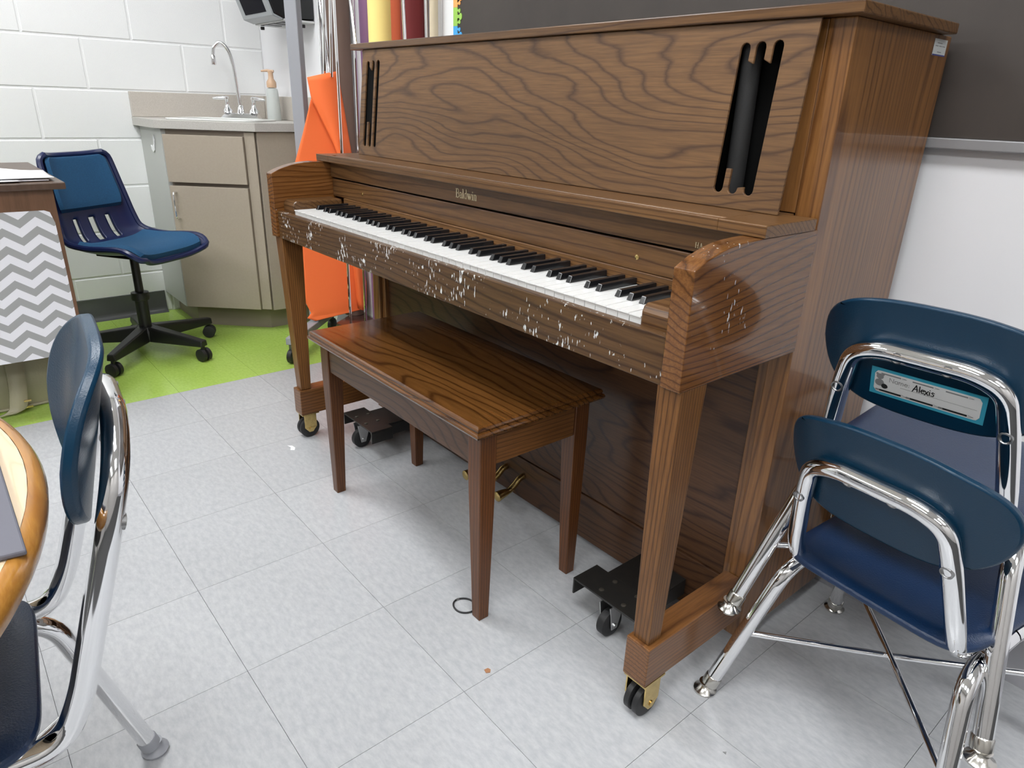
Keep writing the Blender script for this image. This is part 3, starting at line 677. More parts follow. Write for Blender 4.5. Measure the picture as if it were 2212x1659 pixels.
for a in (.9, 2.6, 4.1, 5.6):
    x_, y_ = TC.x+.37*math.cos(a), TC.y+.37*math.sin(a)
    lg = TB.part(MB().tube([(x_, y_, .02), (x_, y_, TZ-.03)], .016, 14), 'leg', 'chrome', smooth=True)
    TB.part(MB().lathe([(.018, 0), (.02, .006), (.014, .0195)], (x_, y_, 0), seg=14), 'glide', 'rubber', parent=lg)
tag(TB.e, 'round classroom table with pale top and honey wood edge', 'table')
fz = TZ+.0005
fa, fb_, fc_ = at(57, 1187, 'z', fz+.006), at(-6, 985, 'z', fz+.006), at(-4, 1202, 'z', fz+.006)
e1 = (fb_-fa).normalized(); e2 = (fc_-fa).normalized()
FO = World('folder', (fa.x, fa.y, fz))
pg = [fa, fa+e1*.30, fa+e1*.30+e2*.22, fa+e2*.22]
FO.part(MB().zprism([(p.x, p.y) for p in pg], fz, fz+.006), 'cover', 'folder', .002)
ii = [fa+e1*.022+e2*.028, fa+e1*.28+e2*.028, fa+e1*.28+e2*.2, fa+e1*.022+e2*.2]
FO.part(MB().zprism([(p.x, p.y) for p in ii], fz+.0062, fz+.0072), 'inner_sheet', 'lilac')
tag(FO.e, 'grey folder with lilac sheet lying on the round table', 'folder')

# ------------------------------------------------------------------ school chairs
def school_chair(name, g):
    """g: geometry. local frame: rear feet on y=0, +y forward"""
    E_ = empty(name)
    r = .0135; wn, yn, zn = g['wn'], g['yn'], g['zn']; ws, ys, zs_ = g['ws'], g['ys'], g['zs']; yt, zt = g['yt'], g['zt']
    lean = (ys-yn)/(zs_-zn)
    zb = zn-.02; wt = g['wt']
    half = [(wn+.012, yn+.31, zb+.004), (wn, yn+.02, zb), (wn-.002, yn-.006, zn+.03), (ws, ys, zs_), (ws-.012, ys+lean*.055, zs_+.055), (wt, yt, zt)]
    pts = [Vector(p) for p in half]+[Vector((-p[0], p[1], p[2])) for p in reversed(half)]
    path = fillet(pts, [.05, .05, .03, .035, .05, .05, .035, .03, .05, .05], 8)
    MB().tube(path, r, 14).obj('back_frame', 'chrome', E_, 0, True)
    # legs
    wf, wff, yff = g['wf'], g['wff'], g['yff']
    for s in (-1, 1):
        for front in (0, 1):
            if front: foot = Vector((s*wff, yff, 0)); kn = Vector((s*(wn+.022), yn+.245, zb-.027)); inn = Vector((s*(wn+.016), yn+.17, zb-.028))
            else: foot = Vector((s*wf, g.get('yr', 0), 0)); kn = Vector((s*(wn+.018), yn+.03, zb-.027)); inn = Vector((s*(wn+.016), yn+.165, zb-.028))
            d = (foot-kn).normalized(); end = foot-d*(.035/abs(d.z))
            lg = MB().tube(fillet([inn, kn, end], .05, 8), r, 14).obj('leg', 'chrome', E_, 0, True)
            ax = -d
            ft = MB().lathe([(.0138, .006), (.0152, .0065), (.0152, .024), (.0142, .026)], end-ax*.026, ax, 16)
            ft.lathe([(.012, 0), (.020, .001), (.021, .005), (.014, .010), (.010, .016), (.0125, .022)], (foot.x, foot.y, 0), (0, 0, 1), 16)
            ft.obj('glide', g.get('glide', 'chrome_dull'), lg, 0, True)
    def legpt(s, front, z):
        if front: foot = Vector((s*wff, yff, 0)); kn = Vector((s*(wn+.022), yn+.245, zb-.027))
        else: foot = Vector((s*wf, g.get('yr', 0), 0)); kn = Vector((s*(wn+.018), yn+.03, zb-.027))
        return foot.lerp(kn, z/kn.z)
    zr = g['zbrace']
    for s in (-1, 1):
        a, b__ = legpt(s, 0, zr-.018), legpt(-s, 1, zr+.012); mid = (a+b__)/2+Vector((0, 0, .005*s))
        MB().tube([a, a.lerp(mid, .88), mid, mid.lerp(b__, .12), b__], [.0055, .0055, .0045, .0055, .0055], 10).obj('cross_brace', 'chrome', E_, 0, True)
    # backrest: rounded panel in front of the frame, edges curling forward
    hw, hh, zc = g['hw'], g['hh'], g['zc']
    def surf(x, z, off):
        y = ys+lean*g.get('blean', 1)*(z-zs_)+r*.85+off
        e = max(0, (abs(x)-hw*.45)/(hw*.55)); y += g['curl']*e*e
        return (x, y, z)
    nu, nv = 33, 17; ex = 2.7
    def outl(u, v):
        a, b__ = 2*u-1, 2*v-1
        # square to superellipse
        mx = max(abs(a), abs(b__))
        if mx < 1e-6: return 0, zc
        nrm = (abs(a)**ex+abs(b__)**ex)**(1/ex); k = mx/nrm
        x = a*k*hw; z = b__*k*hh
        x *= 1-.10*max(0, -z/hh)          # narrower at the bottom
        return x, zc+z
    def fr(u, v):
        x, z = outl(u, v); m_ = max(abs(2*u-1), abs(2*v-1)); rl = .0035*max(0, min(1, (m_-.8)/.16)); return surf(x, z, .011+rl)
    def bk(u, v):
        x, z = outl(u, v); return surf(x, z, 0)
    b = MB(); b.grid(nu, nv, fr); b.grid(nu, nv, bk); n1 = nu*nv
    ring = [i for i in range(nu)]+[j*nu+nu-1 for j in range(1, nv)]+[(nv-1)*nu+i for i in range(nu-2, -1, -1)]+[j*nu for j in range(nv-2, 0, -1)]
    b.f += [(ring[i], ring[(i+1) % len(ring)], ring[(i+1) % len(ring)]+n1, ring[i]+n1) for i in range(len(ring))]
    br = b.obj('backrest', 'navy', E_, .0035, True)
    # bolts on the frame
    bd = Vector((0, -1, -lean)).normalized()*-1
    nb = Vector((0, -1, lean)).normalized()
    for x, y, z in ((ws, ys, zs_), (-ws, ys, zs_), (g['wb'], yt+.002, zt), (-g['wb'], yt+.002, zt)):
        c_ = Vector((x, y, z))+nb*(r-.0012)
        MB().lathe([(.0088, -.006), (.0088, .0014), (.0070, .0020), (.0058, -.0003), (.0035, -.0006)], c_, nb, 16).obj('bolt', 'bolt_head', E_, 0, True)
    # seat
    def seat(u, v, off):
        a, b__ = 2*u-1, 2*v-1; e2 = 7
        mx = max(abs(a), abs(b__), 1e-6); nrm = (abs(a)**e2+abs(b__)**e2)**(1/e2) or 1; k = mx/nrm if mx > 1e-5 else 1
        x = a*k*(g['sw']+.02*(b__+1)/2); y = yn+.175+g.get('sy', 0)+b__*k*.185
        z = zn+.008-.010*(1-a*a)*(1-b__**4)*1.0+.0-.018*max(0, (b__-.6)/.4)**2
        rim_ = max(0, min(1, (max(abs(a), abs(b__))-.90)/.1)); z -= .008*rim_**2
        return (x, y, z+off)
    b = MB(); nu, nv = 25, 25; b.grid(nu, nv, lambda u, v: seat(u, v, 0)); b.grid(nu, nv, lambda u, v: seat(u, v, -.010)); n1 = nu*nv
    ring = [i for i in range(nu)]+[j*nu+nu-1 for j in range(1, nv)]+[(nv-1)*nu+i for i in range(nu-2, -1, -1)]+[j*nu for j in range(nv-2, 0, -1)]
    b.f += [(ring[i], ring[(i+1) % len(ring)], ring[(i+1) % len(ring)]+n1, ring[i]+n1) for i in range(len(ring))]
    b.obj('seat', 'navy_seat', E_, .003, True)
    return E_, br, surf, nb
G1 = dict(wf=.2026, wff=.2080, yff=.4209, wn=.1265, yn=.0634, zn=.333, ws=.1087, ys=.0226, zs=.4696, yt=-.0003, zt=.5403, wt=.06, wb=.0315, hw=.162, hh=.086, zc=.527, curl=.036, sw=.148, zbrace=.155)
chB, brB, sfB, nbB = school_chair('school_chair', G1)
chB.location = (.9399, .1238, 0); chB.rotation_euler = (0, 0, -.1091)
tag(chB, 'lower navy school chair of the stack, its chrome legs on the floor', 'chair', 'navy school chairs with chrome frames')
chA = copy_tree(chB)
chA.location = (.938, .1887, .1664); chA.rotation_euler = (-.0126, 0, .0136)
chA['label'] = 'upper navy school chair of the stack, name card on its back'
# name card on the upper chair's back
def card(fn, poly, off, mat, name, parent, nsub=1):
    b = MB(); n = len(poly)
    b.prism(poly, lambda p: fn(p[0], p[1], off), lambda p: fn(p[0], p[1], off-.0003)); return b.obj(name, mat, parent)
brA = [c for c in chA.children if c.name.startswith('backrest')][0]
lean1 = (.0226-.0634)/(.4696-.333)
def cardpt(a, h, off):
    """a along the card (left to right seen from behind), h up; bows with the backrest"""
    x = -.0715+a*1.223; z = .465+h*1.075
    return Vector(sfB(x, z, -.0008-off))
cw, ch_ = .121, .040
def band(x0, x1, z0, z1, off, n=14):
    b = MB(); b.grid(n, 3, lambda u, v: cardpt(x0+(x1-x0)*u, z0+(z1-z0)*v, off)); return b
nt_ = band(0, cw, 0, ch_, 0).obj('name_card', 'tag_blue', chA); nt_['label'] = 'turquoise edged paper name card'
def stroke(b, pts, wd, off=.0008):
    for i in range(len(pts)-1):
        a = Vector(pts[i]); c_ = Vector(pts[i+1]); d = (c_-a)
        if d.length < 1e-7: continue
        d.normalize(); nr = Vector((-d.y, d.x))*wd/2; a2 = a-d*wd*.3; c2 = c_+d*wd*.3
        b.add([cardpt(*(a2-nr), off), cardpt(*(c2-nr), off), cardpt(*(c2+nr), off), cardpt(*(a2+nr), off)], [(0, 1, 2, 3)])
b = MB(); rc = .005; n = 15
def innerfn(u, v):
    x = .0045+(cw-.009)*u; e = min(x-.0045, cw-.0045-x); ins = 0
    if e < rc: ins = rc-math.sqrt(max(0, rc*rc-(rc-e)**2))
    z0, z1 = .0042+ins, ch_-.0042-ins; return cardpt(x, z0+(z1-z0)*v, .0004)
b.grid(41, 3, innerfn).obj('white_face', 'tag_white', nt_)
# printed pencils, name line, bear picture
bp_ = MB(); bd_ = MB()
for k in range(3):
    x0 = .012+.0345*k
    stroke(bd_, [(x0, .0072), (x0+.023, .0072)], .0026); stroke(bp_, [(x0-.0045, .0072), (x0-.0015, .0072)], .0026)
    stroke(bp_, [(x0+.0245, .0085), (x0+.030, .0072), (x0+.0245, .0059)], .0005)
    stroke(bp_, [(x0, ch_-.0075), (x0+.021, ch_-.0075)], .0018); stroke(bp_, [(x0+.0225, ch_-.0066), (x0+.0275, ch_-.0075), (x0+.0225, ch_-.0084)], .0005)
stroke(bp_, [(.034, .0185), (.113, .0185)], .0004)
def disc(b, x, z, r, off=.0007):
    b.add([cardpt(x+r*math.cos(2*PI*k/14), z+r*math.sin(2*PI*k/14), off) for k in range(14)], [tuple(range(14))])
disc(bp_, .0105, .0275, .0042, .0006); disc(bp_, .0072, .0308, .0016, .0007); disc(bp_, .0138, .0308, .0016, .0007); disc(bp_, .0105, .0185, .0052, .0008); disc(bd_, .0165, .0145, .0036, .0010)
# "Name:" in plain print
NG = dict(N=([[(0, 0), (0, 1), (.7, 0), (.7, 1)]], .95), a=([[(.5, .6), (.25, .66), (0, .5), (0, .15), (.2, 0), (.45, .1), (.5, .3)], [(.5, .65), (.5, 0)]], .72), m=([[(0, 0), (0, .65)], [(0, .5), (.2, .66), (.38, .5), (.38, 0)], [(.38, .5), (.58, .66), (.76, .5), (.76, 0)]], 1.0),
          e=([[(0, .34), (.5, .34), (.46, .55), (.25, .66), (.04, .5), (0, .2), (.18, 0), (.48, .08)]], .72))
NG[':'] = ([[(.05, .05), (.05, .12)], [(.05, .5), (.05, .57)]], .3)
x = .0215
for ch in 'Name:':
    st_, w_ = NG[ch]
    for s_ in st_: stroke(bp_, [(x+p[0]*.0062, .0225+p[1]*.0062) for p in s_], .0006)
    x += w_*.0062
# handwritten name
HW = dict(A=([[(0, -.1), (.45, 1.1), (.62, 0)], [(.1, .35), (.65, .42)]], .78), l=([[(.1, 1.05), (.08, 0)]], .26), e=([[(0, .35), (.4, .42), (.36, .62), (.15, .62), (0, .3), (.15, .02), (.42, .1)]], .5), x=([[(0, .62), (.42, -.05)], [(.42, .66), (-.02, -.12)]], .5), i=([[(.08, .6), (.08, 0)], [(.08, .85), (.1, .9)]], .26), s=([[(.4, .55), (.2, .66), (.08, .5), (.36, .25), (.28, .02), (0, .05)]], .5))
x = .047
for ch in 'Alexis':
    st_, w_ = HW[ch]
    for s_ in st_: stroke(bd_, [(x+p[0]*.0085, .0200+p[1]*.0085) for p in s_], .0011, .0012)
    x += w_*.0085
bp_.obj('print', 'ink_grey', nt_); bd_.obj('writing', 'ink', nt_)

G2 = dict(wf=.165, yr=.025, sy=.045, wff=.18, yff=.50, wn=.128, yn=.085, zn=.378, ws=.116, ys=.020, zs=.600, yt=-.005, zt=.690, wt=.055, wb=.03, hw=.138, hh=.100, zc=.674, curl=.024, blean=.8, sw=.150, zbrace=.20, glide='rack_grey')
chC, brC, sfC, nbC = school_chair('school_chair', G2)
chC.location = (.415, -.674, 0); chC.rotation_euler = (0, 0, 3.04)
tag(chC, 'navy school chair with chrome tube frame pushed up to the round table', 'chair', 'navy school chairs with chrome frames')

# ------------------------------------------------------------------ piano
PN = World('upright_piano', (0, .3, 0)); E = PN.e
BV = .0016
ZS, ZL = .858, 1.1521
for s in (-1, 1):
    x0, x1 = sorted((s*.6725, s*.7134))
    PN.part(MB().box((x0, .2827, .028), (x1, .6265, 1.1355)), 'side_panel', 'wood_z', BV)
    x0, x1 = sorted((s*.625, s*.672))
    PN.part(MB().box((x0, .2835, .8585), (x1, .30, 1.135)), 'inner_stile', 'wood_z', BV)
    x0, x1 = sorted((s*.652, s*.672))
    PN.part(MB().box((x0, .292, .03), (x1, .33, .634)), 'lower_stile', 'wood_z', BV)
    # cheek
    ck = [(-.0293, .638), (-.0293, .811), (-.018, .8165), (-.003, .823), (.026, .8315), (.046, .8355), (.068, .838), (.095, .8393), (.121, .8395), (.282, .8395), (.282, .638)]
    x0, x1 = sorted((s*.682, s*.7166))
    PN.part(MB().prism(ck, lambda p: (x0, p[0], p[1]), lambda p: (x1, p[0], p[1])), 'cheek', 'wood_cheek', BV)
    # key block
    x0, x1 = sorted((s*.6145, s*.6815))
    kb = [(-.003, .7015), (-.003, .730), (.001, .738), (.008, .742), (.143, .742), (.143, .7015)]
    PN.part(MB().prism(kb, lambda p: (x0, p[0], p[1]), lambda p: (x1, p[0], p[1])), 'key_block', 'wood_x', .004)
    # leg
    a0, b0 = sorted((s*.671, s*.705)); a1, b1 = sorted((s*.672, s*.715))
    PN.part(MB().frustum((a0, -.004), (b0, .028), .166, (a1, -.021), (b1, .040), .6375), 'leg', 'wood_leg', BV)
    # toe bar
    x0, x1 = sorted((s*.664, s*.7136))
    PN.part(MB().box((x0, -.012, .084), (x1, .282, .1655)), 'toe_bar', 'wood_y', .002)
    # caster
    cx = s*.690
    cs = PN.part(MB().box((cx-.024, -.010, .0795), (cx+.024, .046, .0835)).box((cx+.019, -.004, .036), (cx+.0225, .036, .0795)).box((cx-.0225, -.004, .036), (cx-.019, .036, .0795)).prism([(-.004, .0365), (.036, .0365), (.022, .020), (.010, .020)], lambda p: (cx+.019, p[0], p[1]), lambda p: (cx+.0225, p[0], p[1])), 'caster', 'brass', .001)
    for t in (-1, 1):
        PN.part(MB().lathe([(.018, -.008), (.027, -.0075), (.0315, -.005), (.0315, .005), (.027, .0075), (.018, .008)], (cx+t*.0092, .016, .0316), (1, 0, 0), 26), 'wheel', 'rubber', smooth=True, parent=cs)
    PN.part(MB().lathe([(.0055, -.0245), (.0055, .0245)], (cx, .016, .0316), (1, 0, 0), 12), 'axle', 'brass', parent=cs)
PN.part(MB().box((-.733, .2556, 1.1357), (.733, .593, 1.1521)), 'lid', 'wood_x', .002)
PN.part(MB().box((-.672, .603, .03), (.672, .6265, 1.134)), 'back_panel', 'black')
# music panel, leaning, with slots
def py(z): return .232+(z-ZS)*(.262-.232)/(1.135-ZS)
def f0(p): return (p[0], py(p[1]), p[1])
def f1(p): return (p[0], py(p[1])+.005, p[1])
def slotloop(xs, z0, z1, hw, broken):
    """outline of a row of tall round-ended slots; broken: (stub_bottom, stub_top) heights for each slat gap, None when the slat is whole"""
    pass
sw_, ztop, zbot = .0085, 1.097, .890
def cap(x, z, up, n=6):
    return [(x-math.cos(PI*k/n)*sw_*(1 if up else -1), z+math.sin(PI*k/n)*sw_*(1 if up else -1)) for k in range(n+1)]
XR = (.556, .583, .612)
hr = []
# right: all slats broken away, stubs left at top and bottom
hr += cap(XR[0], ztop, True); hr += [(XR[0]+sw_, ztop-.018), (XR[1]-sw_, ztop-.022)]
hr += cap(XR[1], ztop+.001, True); hr += [(XR[1]+sw_, ztop-.016), (XR[2]-sw_, ztop-.022)]
hr += cap(XR[2], ztop+.002, True)
hr += cap(XR[2], zbot, False); hr += [(XR[2]-sw_, zbot+.004), (XR[1]+sw_, zbot+.002)]
hr += cap(XR[1], zbot, False); hr += [(XR[1]-sw_, zbot+.030), (XR[0]+sw_, zbot+.030)]
hr += cap(XR[0], zbot, False)
XL = (-.638, -.611, -.583)
hl = cap(XL[0], ztop, True)+[(XL[0]+sw_, ztop-.005), (XL[1]-sw_+.002, ztop-.016), (XL[1]-sw_+.004, ztop-.004)]+cap(XL[1], ztop+.001, True)[2:]
hl += cap(XL[1], zbot, False)+[(XL[1]-sw_, zbot+.058), (XL[0]+sw_, zbot+.058)]+cap(XL[0], zbot, False)
hs_ = cap(XL[2], ztop+.002, True)+cap(XL[2], zbot, False)
me = plate_mesh('music_panel', 'wood_panel', [(-.671, ZS+.0005), (.671, ZS+.0005), (.671, 1.1352), (-.671, 1.1352)], [hr, hl, hs_], f0, f1)
shift(me, -PN.l); link('music_panel', me, E, .0012)
PN.part(MB().box((-.624, .305, .86), (0, .309, 1.134)), 'inner_cloth', 'black')
PN.part(MB().box((.0005, .305, .86), (.624, .309, 1.134)), 'inner_cloth', 'black')
PN.part(MB().prism([(-.666, .875), (-.545, .875), (-.545, 1.115), (-.666, 1.115)], lambda p: (p[0], py(p[1])+.007, p[1]), lambda p: (p[0], py(p[1])+.009, p[1])), 'slot_black_sheet', 'black')  # added black sheet, makes the left slots look dark inside
PN.part(MB().lathe([(.016, .868), (.016, 1.13)], (.552, .287, 0), seg=16), 'speaker_cloth', 'cloth', smooth=True)
# shelf with pencil groove
sh = MB(); x0, x1 = -.645, .640
pr = [(.1226, .840), (.1226, ZS), (.133, ZS), (.135, ZS-.003), (.145, ZS-.003), (.147, ZS), (.2652, ZS), (.2652, .840)]
sh.prism(pr, lambda p: (x0, p[0], p[1]), lambda p: (x1, p[0], p[1]))
sh.box((-.7198, .1226, .840), (x0, .2652, ZS)); sh.box((x1, .1226, .840), (.7198, .2652, ZS))
sh.box((-.672, .2652, .840), (.672, .2826, ZS))
PN.part(sh, 'shelf', 'wood_shelf', .0012)
PN.part(MB().box((-.6815, .146, .797), (.6815, .165, .8395)), 'name_board', 'wood_x', BV)
fb = PN.part(MB().box((-.6815, .150, .744), (.6815, .169, .7925)), 'fallboard', 'wood_x', BV)
PN.part(MB().box((-.6815, .158, .7925), (.6815, .17, .797)), 'fallboard_gap', 'black')
for x_ in (-.505, .471):
    PN.part(MB().lathe([(.0045, -.0022), (.0045, .001), (.002, .0015)], (x_, .150, .767), (0, -1, 0), 12), 'screw', 'brass', parent=fb)
PN.part(MB().box((-.6140, .147, .7215), (.6140, .163, .7435)), 'key_strip', 'wood_shelf', BV)
PN.part(MB().box((-.6815, -.022, .636), (.6815, -.0045, .7105)), 'key_slip', 'wood_scuff', .002)
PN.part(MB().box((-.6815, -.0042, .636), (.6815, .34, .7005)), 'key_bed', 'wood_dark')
# keys
kw = 1.228/52; g_ = .0007; zk = .7208
b = MB(); b.frustum((g_, .0), (kw-g_, .160), .7008, (g_, .0), (kw-g_, .160), zk-.0015); 
b = MB(); x0, x1 = g_, kw-g_
b.add([(x0, .0005, .7008), (x1, .0005, .7008), (x1, .1465, .7008), (x0, .1465, .7008), (x0, .0005, zk-.002), (x1, .0005, zk-.002), (x1, .1465, zk-.001), (x0, .1465, zk-.001),
       (x0, -.0015, zk-.0022), (x1, -.0015, zk-.0022), (x0+.0006, -.0012, zk), (x1-.0006, -.0012, zk), (x1-.0006, .1465, zk), (x0+.0006, .1465, zk)],
      [(0, 3, 2, 1), (0, 1, 5, 4), (4, 5, 9, 8), (8, 9, 11, 10), (10, 11, 12, 13), (1, 2, 6, 5), (3, 0, 4, 7), (5, 6, 12, 11, 9), (7, 4, 8, 10, 13), (2, 3, 7, 13, 12, 6)])
b.v = [(x, y-.3, z) for x, y, z in b.v]; wk = b.mesh('white_key', 'white_key')
b = MB(); b.add([(-.0056, .052, .7209), (.0056, .052, .7209), (.0056, .1465, .7209), (-.0056, .1465, .7209), (-.0045, .058, .7325), (.0045, .058, .7325), (.0047, .1465, .7330), (-.0047, .1465, .7330)],
                [(0, 3, 2, 1), (4, 5, 6, 7), (0, 1, 5, 4), (1, 2, 6, 5), (2, 3, 7, 6), (3, 0, 4, 7)])
b.v = [(x, y-.3, z) for x, y, z in b.v]; bk_ = b.mesh('black_key', 'black_key')
notes = 'ABCDEFG'
for i in range(52):
    o = link('white_key', wk, E); o.location = (-.614+i*kw, 0, random.uniform(-.0002, .0002))
    if notes[i % 7] in 'ACDFG' and i < 51:
        dx = dict(A=.0016, C=-.0016, D=.0016, F=-.0022, G=0)[notes[i % 7]]
        o = link('black_key', bk_, E, .0009); o.location = (-.614+(i+1)*kw+dx, 0, 0)
# lower front
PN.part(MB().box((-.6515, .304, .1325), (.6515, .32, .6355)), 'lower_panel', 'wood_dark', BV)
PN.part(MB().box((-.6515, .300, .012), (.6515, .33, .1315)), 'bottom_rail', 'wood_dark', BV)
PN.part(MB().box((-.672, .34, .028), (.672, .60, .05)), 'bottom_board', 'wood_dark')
# pedals
for x_ in (-.105, -.035, .035):
    pts = [(x_, .299, .083), (x_, .285, .080), (x_, .268, .066), (x_, .25, .056), (x_, .228, .054), (x_, .211, .052), (x_, .205, .0515)]
    b = MB(); path = bez(pts, 5); n = len(path)
    rr = [.0085+(.0075*max(0, (i/(n-1)-.55)/.45)**.6 if i/(n-1) > .55 else 0) for i in range(n)]; rr[-1] = .003; rr[-2] = .0075; rr[-3] = .0105; rr[-4] = .0125
    b.tube(path, rr, 12); b.v = [(x, y, .05+(z-.05)*1.0) for x, y, z in b.v]
    PN.part(b, 'pedal', 'brass', smooth=True)
# brass lettering
def ribbon(b, pts, wd, X, Y, Z, sc_, th=.0012):
    for i in range(len(pts)-1):
        a = Vector(pts[i]); c_ = Vector(pts[i+1]); d = (c_-a)
        if d.length < 1e-6: continue
        d.normalize(); nr = Vector((-d.y, d.x))*wd/2; a2 = a-d*wd*.2; c2 = c_+d*wd*.2
        q = [a2-nr, c2-nr, c2+nr, a2+nr]
        b.prism([(p.x, p.y) for p in q], lambda p: (X+p[0]*sc_, Y-th, Z+p[1]*sc_), lambda p: (X+p[0]*sc_, Y, Z+p[1]*sc_))
TN, TK = .055, .13
def arc(cx, cy, rx, ry, a0, a1, n=8): return [(cx+rx*math.cos(a0+(a1-a0)*k/n), cy+ry*math.sin(a0+(a1-a0)*k/n)) for k in range(n+1)]
GL = dict(
 B=([([(.12, 0), (.12, 1)], TK), ([(0, 0), (.3, 0)], TN), ([(0, 1), (.3, 1)], TN), ([(.3, 1)]+arc(.3, .765, .22, .235, PI/2, -PI/2), .1), ([(.12, .53), (.32, .53)], TN), ([(.32, .53)]+arc(.32, .265, .27, .265, PI/2, -PI/2), .11)], .72),
 a=([([(.05, .52), (.12, .62), (.27, .62), (.36, .5), (.36, .1), (.46, .0)], .10), ([(.36, .40)]+arc(.2, .18, .17, .18, PI/2, 2*PI-.4), .08)], .53),
 l=([([(.12, 0), (.12, 1.05)], TK), ([(0, 0), (.25, 0)], TN), ([(0, 1.03), (.12, 1.05)], TN)], .30),
 d=([([(.42, 0), (.42, 1.05)], TK), (arc(.25, .31, .22, .31, 0, 2*PI, 14), .09), ([(.42, 0), (.53, 0)], TN), ([(.32, 1.03), (.42, 1.05)], TN)], .60),
 w=([([(.05, .62), (.25, 0)], TK), ([(.25, 0), (.42, .6)], TN), ([(.36, .62), (.56, 0)], TK), ([(.56, 0), (.76, .62)], TN), ([(-.04, .62), (.17, .62)], TN), ([(.3, .62), (.48, .62)], TN), ([(.68, .62), (.84, .62)], TN)], .84),
 i=([([(.12, 0), (.12, .62)], TK), ([(0, 0), (.25, 0)], TN), ([(0, .61), (.12, .62)], TN), ([(.12, .84), (.12, .93)], .14)], .30),
 n=([([(.12, 0), (.12, .62)], TK), ([(.12, .5), (.25, .62), (.4, .6), (.45, .45), (.45, 0)], .11), ([(0, 0), (.25, 0)], TN), ([(.34, 0), (.57, 0)], TN), ([(0, .61), (.12, .62)], TN)], .62),
 H=([([(.12, 0), (.12, 1)], TK), ([(.62, 0), (.62, 1)], TK), ([(.12, .5), (.62, .5)], TN), ([(0, 0), (.25, 0)], TN), ([(0, 1), (.25, 1)], TN), ([(.5, 0), (.75, 0)], TN), ([(.5, 1), (.75, 1)], TN)], .85),
 A=([([(.08, 0), (.36, 1)], TN), ([(.36, 1), (.66, 0)], TK), ([(.17, .33), (.56, .33)], TN), ([(0, 0), (.18, 0)], TN), ([(.54, 0), (.78, 0)], TN)], .8))
def letters(txt, x, z, sc_, name):
    b = MB()
    for ch in txt:
        st_, w_ = GL[ch]
        for pts, wd in st_: ribbon(b, pts, wd, x, .1459, z, sc_)
        x += (w_+.04)*sc_
    PN.part(b, name, 'letters')
letters('Baldwin', -.060, .8095, .0186, 'maker_lettering')
letters('HA', .590, .8040, .0085, 'model_lettering')
# inventory sticker on the side
stk = PN.part(MB().box((.7134, .560, 1.1035), (.7138, .612, 1.1285)), 'inventory_sticker', 'sticker')
PN.part(MB().box((.7138, .560, 1.1035), (.71395, .612, 1.1055)), 'blue_edge', 'sticker_blue', parent=stk)
b = MB()
for z_, segs in ((1.1225, ((.572, .592),)), (1.118, ((.566, .578), (.581, .592), (.594, .606))), (1.109, ((.578, .594),))):
    for y0, y1 in segs: b.box((.7138, y0, z_-.0006), (.71395, y1, z_+.0006))
PN.part(b, 'print', 'ink_grey', parent=stk)
tag(E, 'brown oak upright piano with scuffed key slip and open keyboard', 'piano')

# ------------------------------------------------------------------ caster dollies under the piano
for s in (-1, 1):
    DL = World('piano_dolly', (s*.515, .2, 0))
    x0, x1 = sorted((s*.427, s*.606)); bx0, bx1 = sorted((s*.457, s*.575))
    DL.part(MB().box((x0, .10, .083), (x1, .172, .0875)), 'top_plate', 'black_steel', .0008)
    DL.part(MB().box((bx0, .1725, .080), (bx1, .290, .0845)).box((bx0, .29, .0045), (bx0+.004, .58, .011)), 'channel', 'black_steel', .0008)
    for q0, q1 in ((bx0, bx0+.004), (bx1-.004, bx1)): DL.part(MB().box((q0, .1725, .045), (q1, .290, .0798)), 'channel_web', 'black_steel')
    for q0, q1 in ((x0, x0+.004), (x1-.004, x1)): DL.part(MB().box((q0, .10, .048), (q1, .172, .0828)), 'flange', 'black_steel', .0008)
    wx, wy = s*.522, .110
    for a, c_ in ((-.03, .117), (.03, .117), (-.03, .158), (.03, .158)):
        DL.part(MB().lathe([(.0055, 0), (.0055, .0018), (.003, .003)], (wx+a, c_, .0876), seg=12), 'bolt', 'bolt', smooth=True)
    fk = DL.part(MB().box((wx-.032, .104, .0790), (wx+.032, .168, .0828)).prism([(-.018, .0788), (.026, .0788), (.008, .020), (-.008, .020)], lambda p: (wx-.0155, wy+.004+p[0], p[1]), lambda p: (wx-.013, wy+.004+p[0], p[1])).prism([(-.018, .0788), (.026, .0788), (.008, .020), (-.008, .020)], lambda p: (wx+.013, wy+.004+p[0], p[1]), lambda p: (wx+.0155, wy+.004+p[0], p[1])), 'fork', 'steel', .0006)
    DL.part(MB().lathe([(.018, -.0115), (.026, -.011), (.0295, -.008), (.0295, .008), (.026, .011), (.018, .0115)], (wx, wy+.004, .0297), (1, 0, 0), 26), 'wheel', 'rubber', smooth=True, parent=fk)
    DL.part(MB().lathe([(.005, -.019), (.005, .019)], (wx, wy+.004, .0297), (1, 0, 0), 10), 'axle', 'steel', parent=fk)
    tag(DL.e, 'black steel caster dolly under the piano, %s' % ('behind the right piano leg' if s > 0 else 'beyond the left end of the bench'), 'dolly', 'steel caster dollies under the piano')

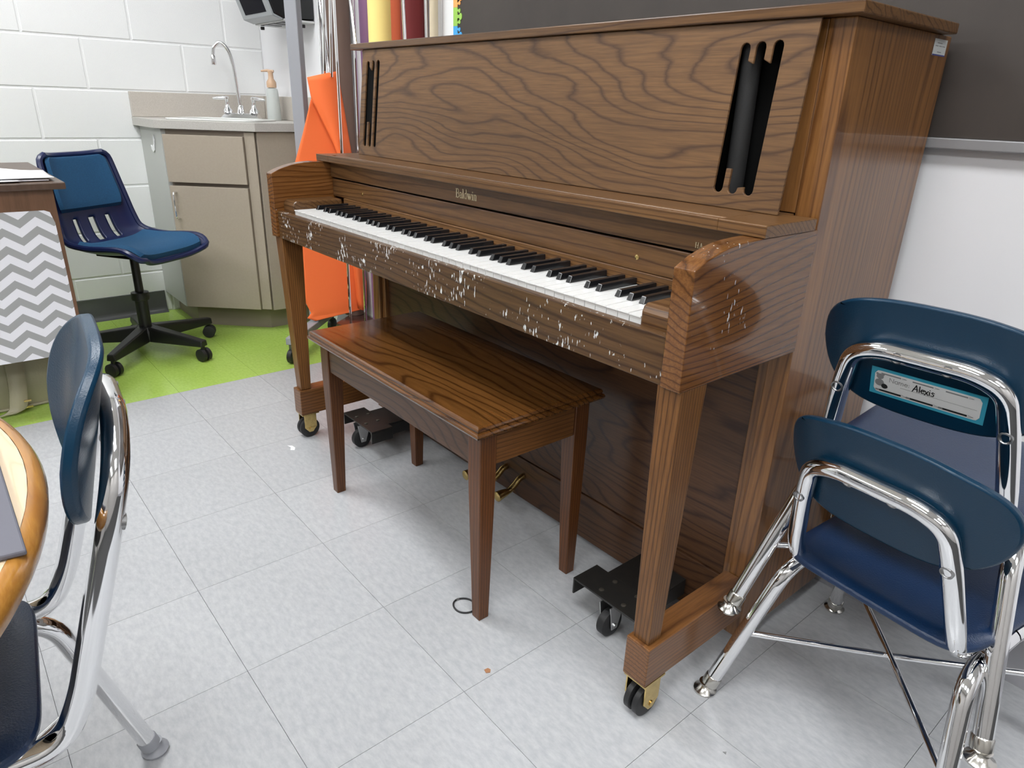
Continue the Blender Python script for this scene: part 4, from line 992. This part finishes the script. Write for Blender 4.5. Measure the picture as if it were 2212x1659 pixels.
# ------------------------------------------------------------------ bench
BN = World('piano_bench', (.0, .066, 0))
bx, y0, y1, zt_ = .357, -.106, .232, .462
b = MB(); ins = [(.010, -.024), (.002, -.022), (0, -.017), (.002, -.0125), (.006, -.011), (.004, -.007), (.006, -.002), (.010, 0)]
vs_ = []
for d, h in ins:
    vs_ += [(-bx+d, y0+d, zt_+h), (bx-d, y0+d, zt_+h), (bx-d, y1-d, zt_+h), (-bx+d, y1-d, zt_+h)]
fs_ = [(3, 2, 1, 0), tuple(4*(len(ins)-1)+k for k in range(4))]
for i in range(len(ins)-1): fs_ += [(4*i+k, 4*i+(k+1) % 4, 4*i+4+(k+1) % 4, 4*i+4+k) for k in range(4)]
BN.part(b.add(vs_, fs_), 'bench_top', 'wood_bench', .0008)
lx, ly0, ly1 = .336, -.082, .208; za, zb_ = .362, .4375
BN.part(MB().box((-lx+.04, ly0+.004, za), (lx-.04, ly0+.022, zb_)), 'apron', 'wood_dark', .001)
BN.part(MB().box((-lx+.04, ly1-.022, za), (lx-.04, ly1-.004, zb_)), 'apron', 'wood_dark', .001)
for s in (-1, 1):
    xa_, xb_ = sorted((s*(lx-.004), s*(lx-.022)))
    BN.part(MB().box((xa_, ly0+.04, za), (xb_, ly1-.04, zb_)), 'apron', 'wood_y', .001)
    for t in (0, 1):
        X0, X1 = sorted((s*lx, s*(lx-.0395))); Y0, Y1 = (ly0, ly0+.0395) if t == 0 else (ly1-.0395, ly1)
        fx0, fx1 = sorted((s*lx*.99, s*(lx*.99-.025))); fy0, fy1 = (ly0+.006, ly0+.031) if t == 0 else (ly1-.031, ly1-.006)
        b = MB(); b.frustum((fx0, fy0), (fx1, fy1), 0, (X0, Y0), (X1, Y1), .345); b.frustum((X0, Y0), (X1, Y1), .345, (X0, Y0), (X1, Y1), .4378)
        b.f.remove((4, 5, 6, 7)); b.f.remove((8, 11, 10, 9))
        BN.part(b, 'leg', 'wood_bench_leg', .0018)
tag(BN.e, 'dark oak piano bench with tapered legs tucked under the keyboard', 'bench')

# ------------------------------------------------------------------ small things on the floor
c_ = at(1003, 1308, 'z', .002); ring = [(c_.x+.025*math.cos(2*PI*k/40)*(1+.06*math.sin(2*2*PI*k/40)), c_.y+.022*math.sin(2*PI*k/40), .0022) for k in range(40)]
HT = World('hair_tie', (c_.x, c_.y, 0))
HT.part(MB().tube(ring, .0019, 8, closed=True), 'elastic', 'rubber', smooth=True)
HT.part(MB().tube(ring[19:22], .0024, 8), 'clasp', 'steel', smooth=True)
tag(HT.e, 'thin black hair tie lying by the bench leg', 'hair tie')
def scrap(u, v, poly, mat, name, lab, cat, th=.0008):
    p = at(u, v, 'z', 0); o = MB().zprism(poly, .0002, .0002+th).obj(name, mat); o.location = (p.x, p.y, 0); tag(o, lab, cat)
scrap(632, 967, [(-.022, -.008), (-.004, -.004), (.012, -.012), (.02, -.002), (.006, .006), (-.012, .004)], 'paper', 'paper_scrap', 'small torn white paper scrap on the floor left of the bench', 'paper scrap')
scrap(1053, 1449, [(-.005, -.004), (.003, -.006), (.007, .001), (.002, .006), (-.004, .004)], 'chip', 'wood_chip', 'tiny brown chip on the grey floor in front of the bench', 'debris', .0015)
scrap(1566, 1626, [(-.003, -.002), (.003, -.002), (.001, .003)], 'ink_grey', 'grit', 'tiny dark speck of grit on the floor near the chairs', 'debris', .001)
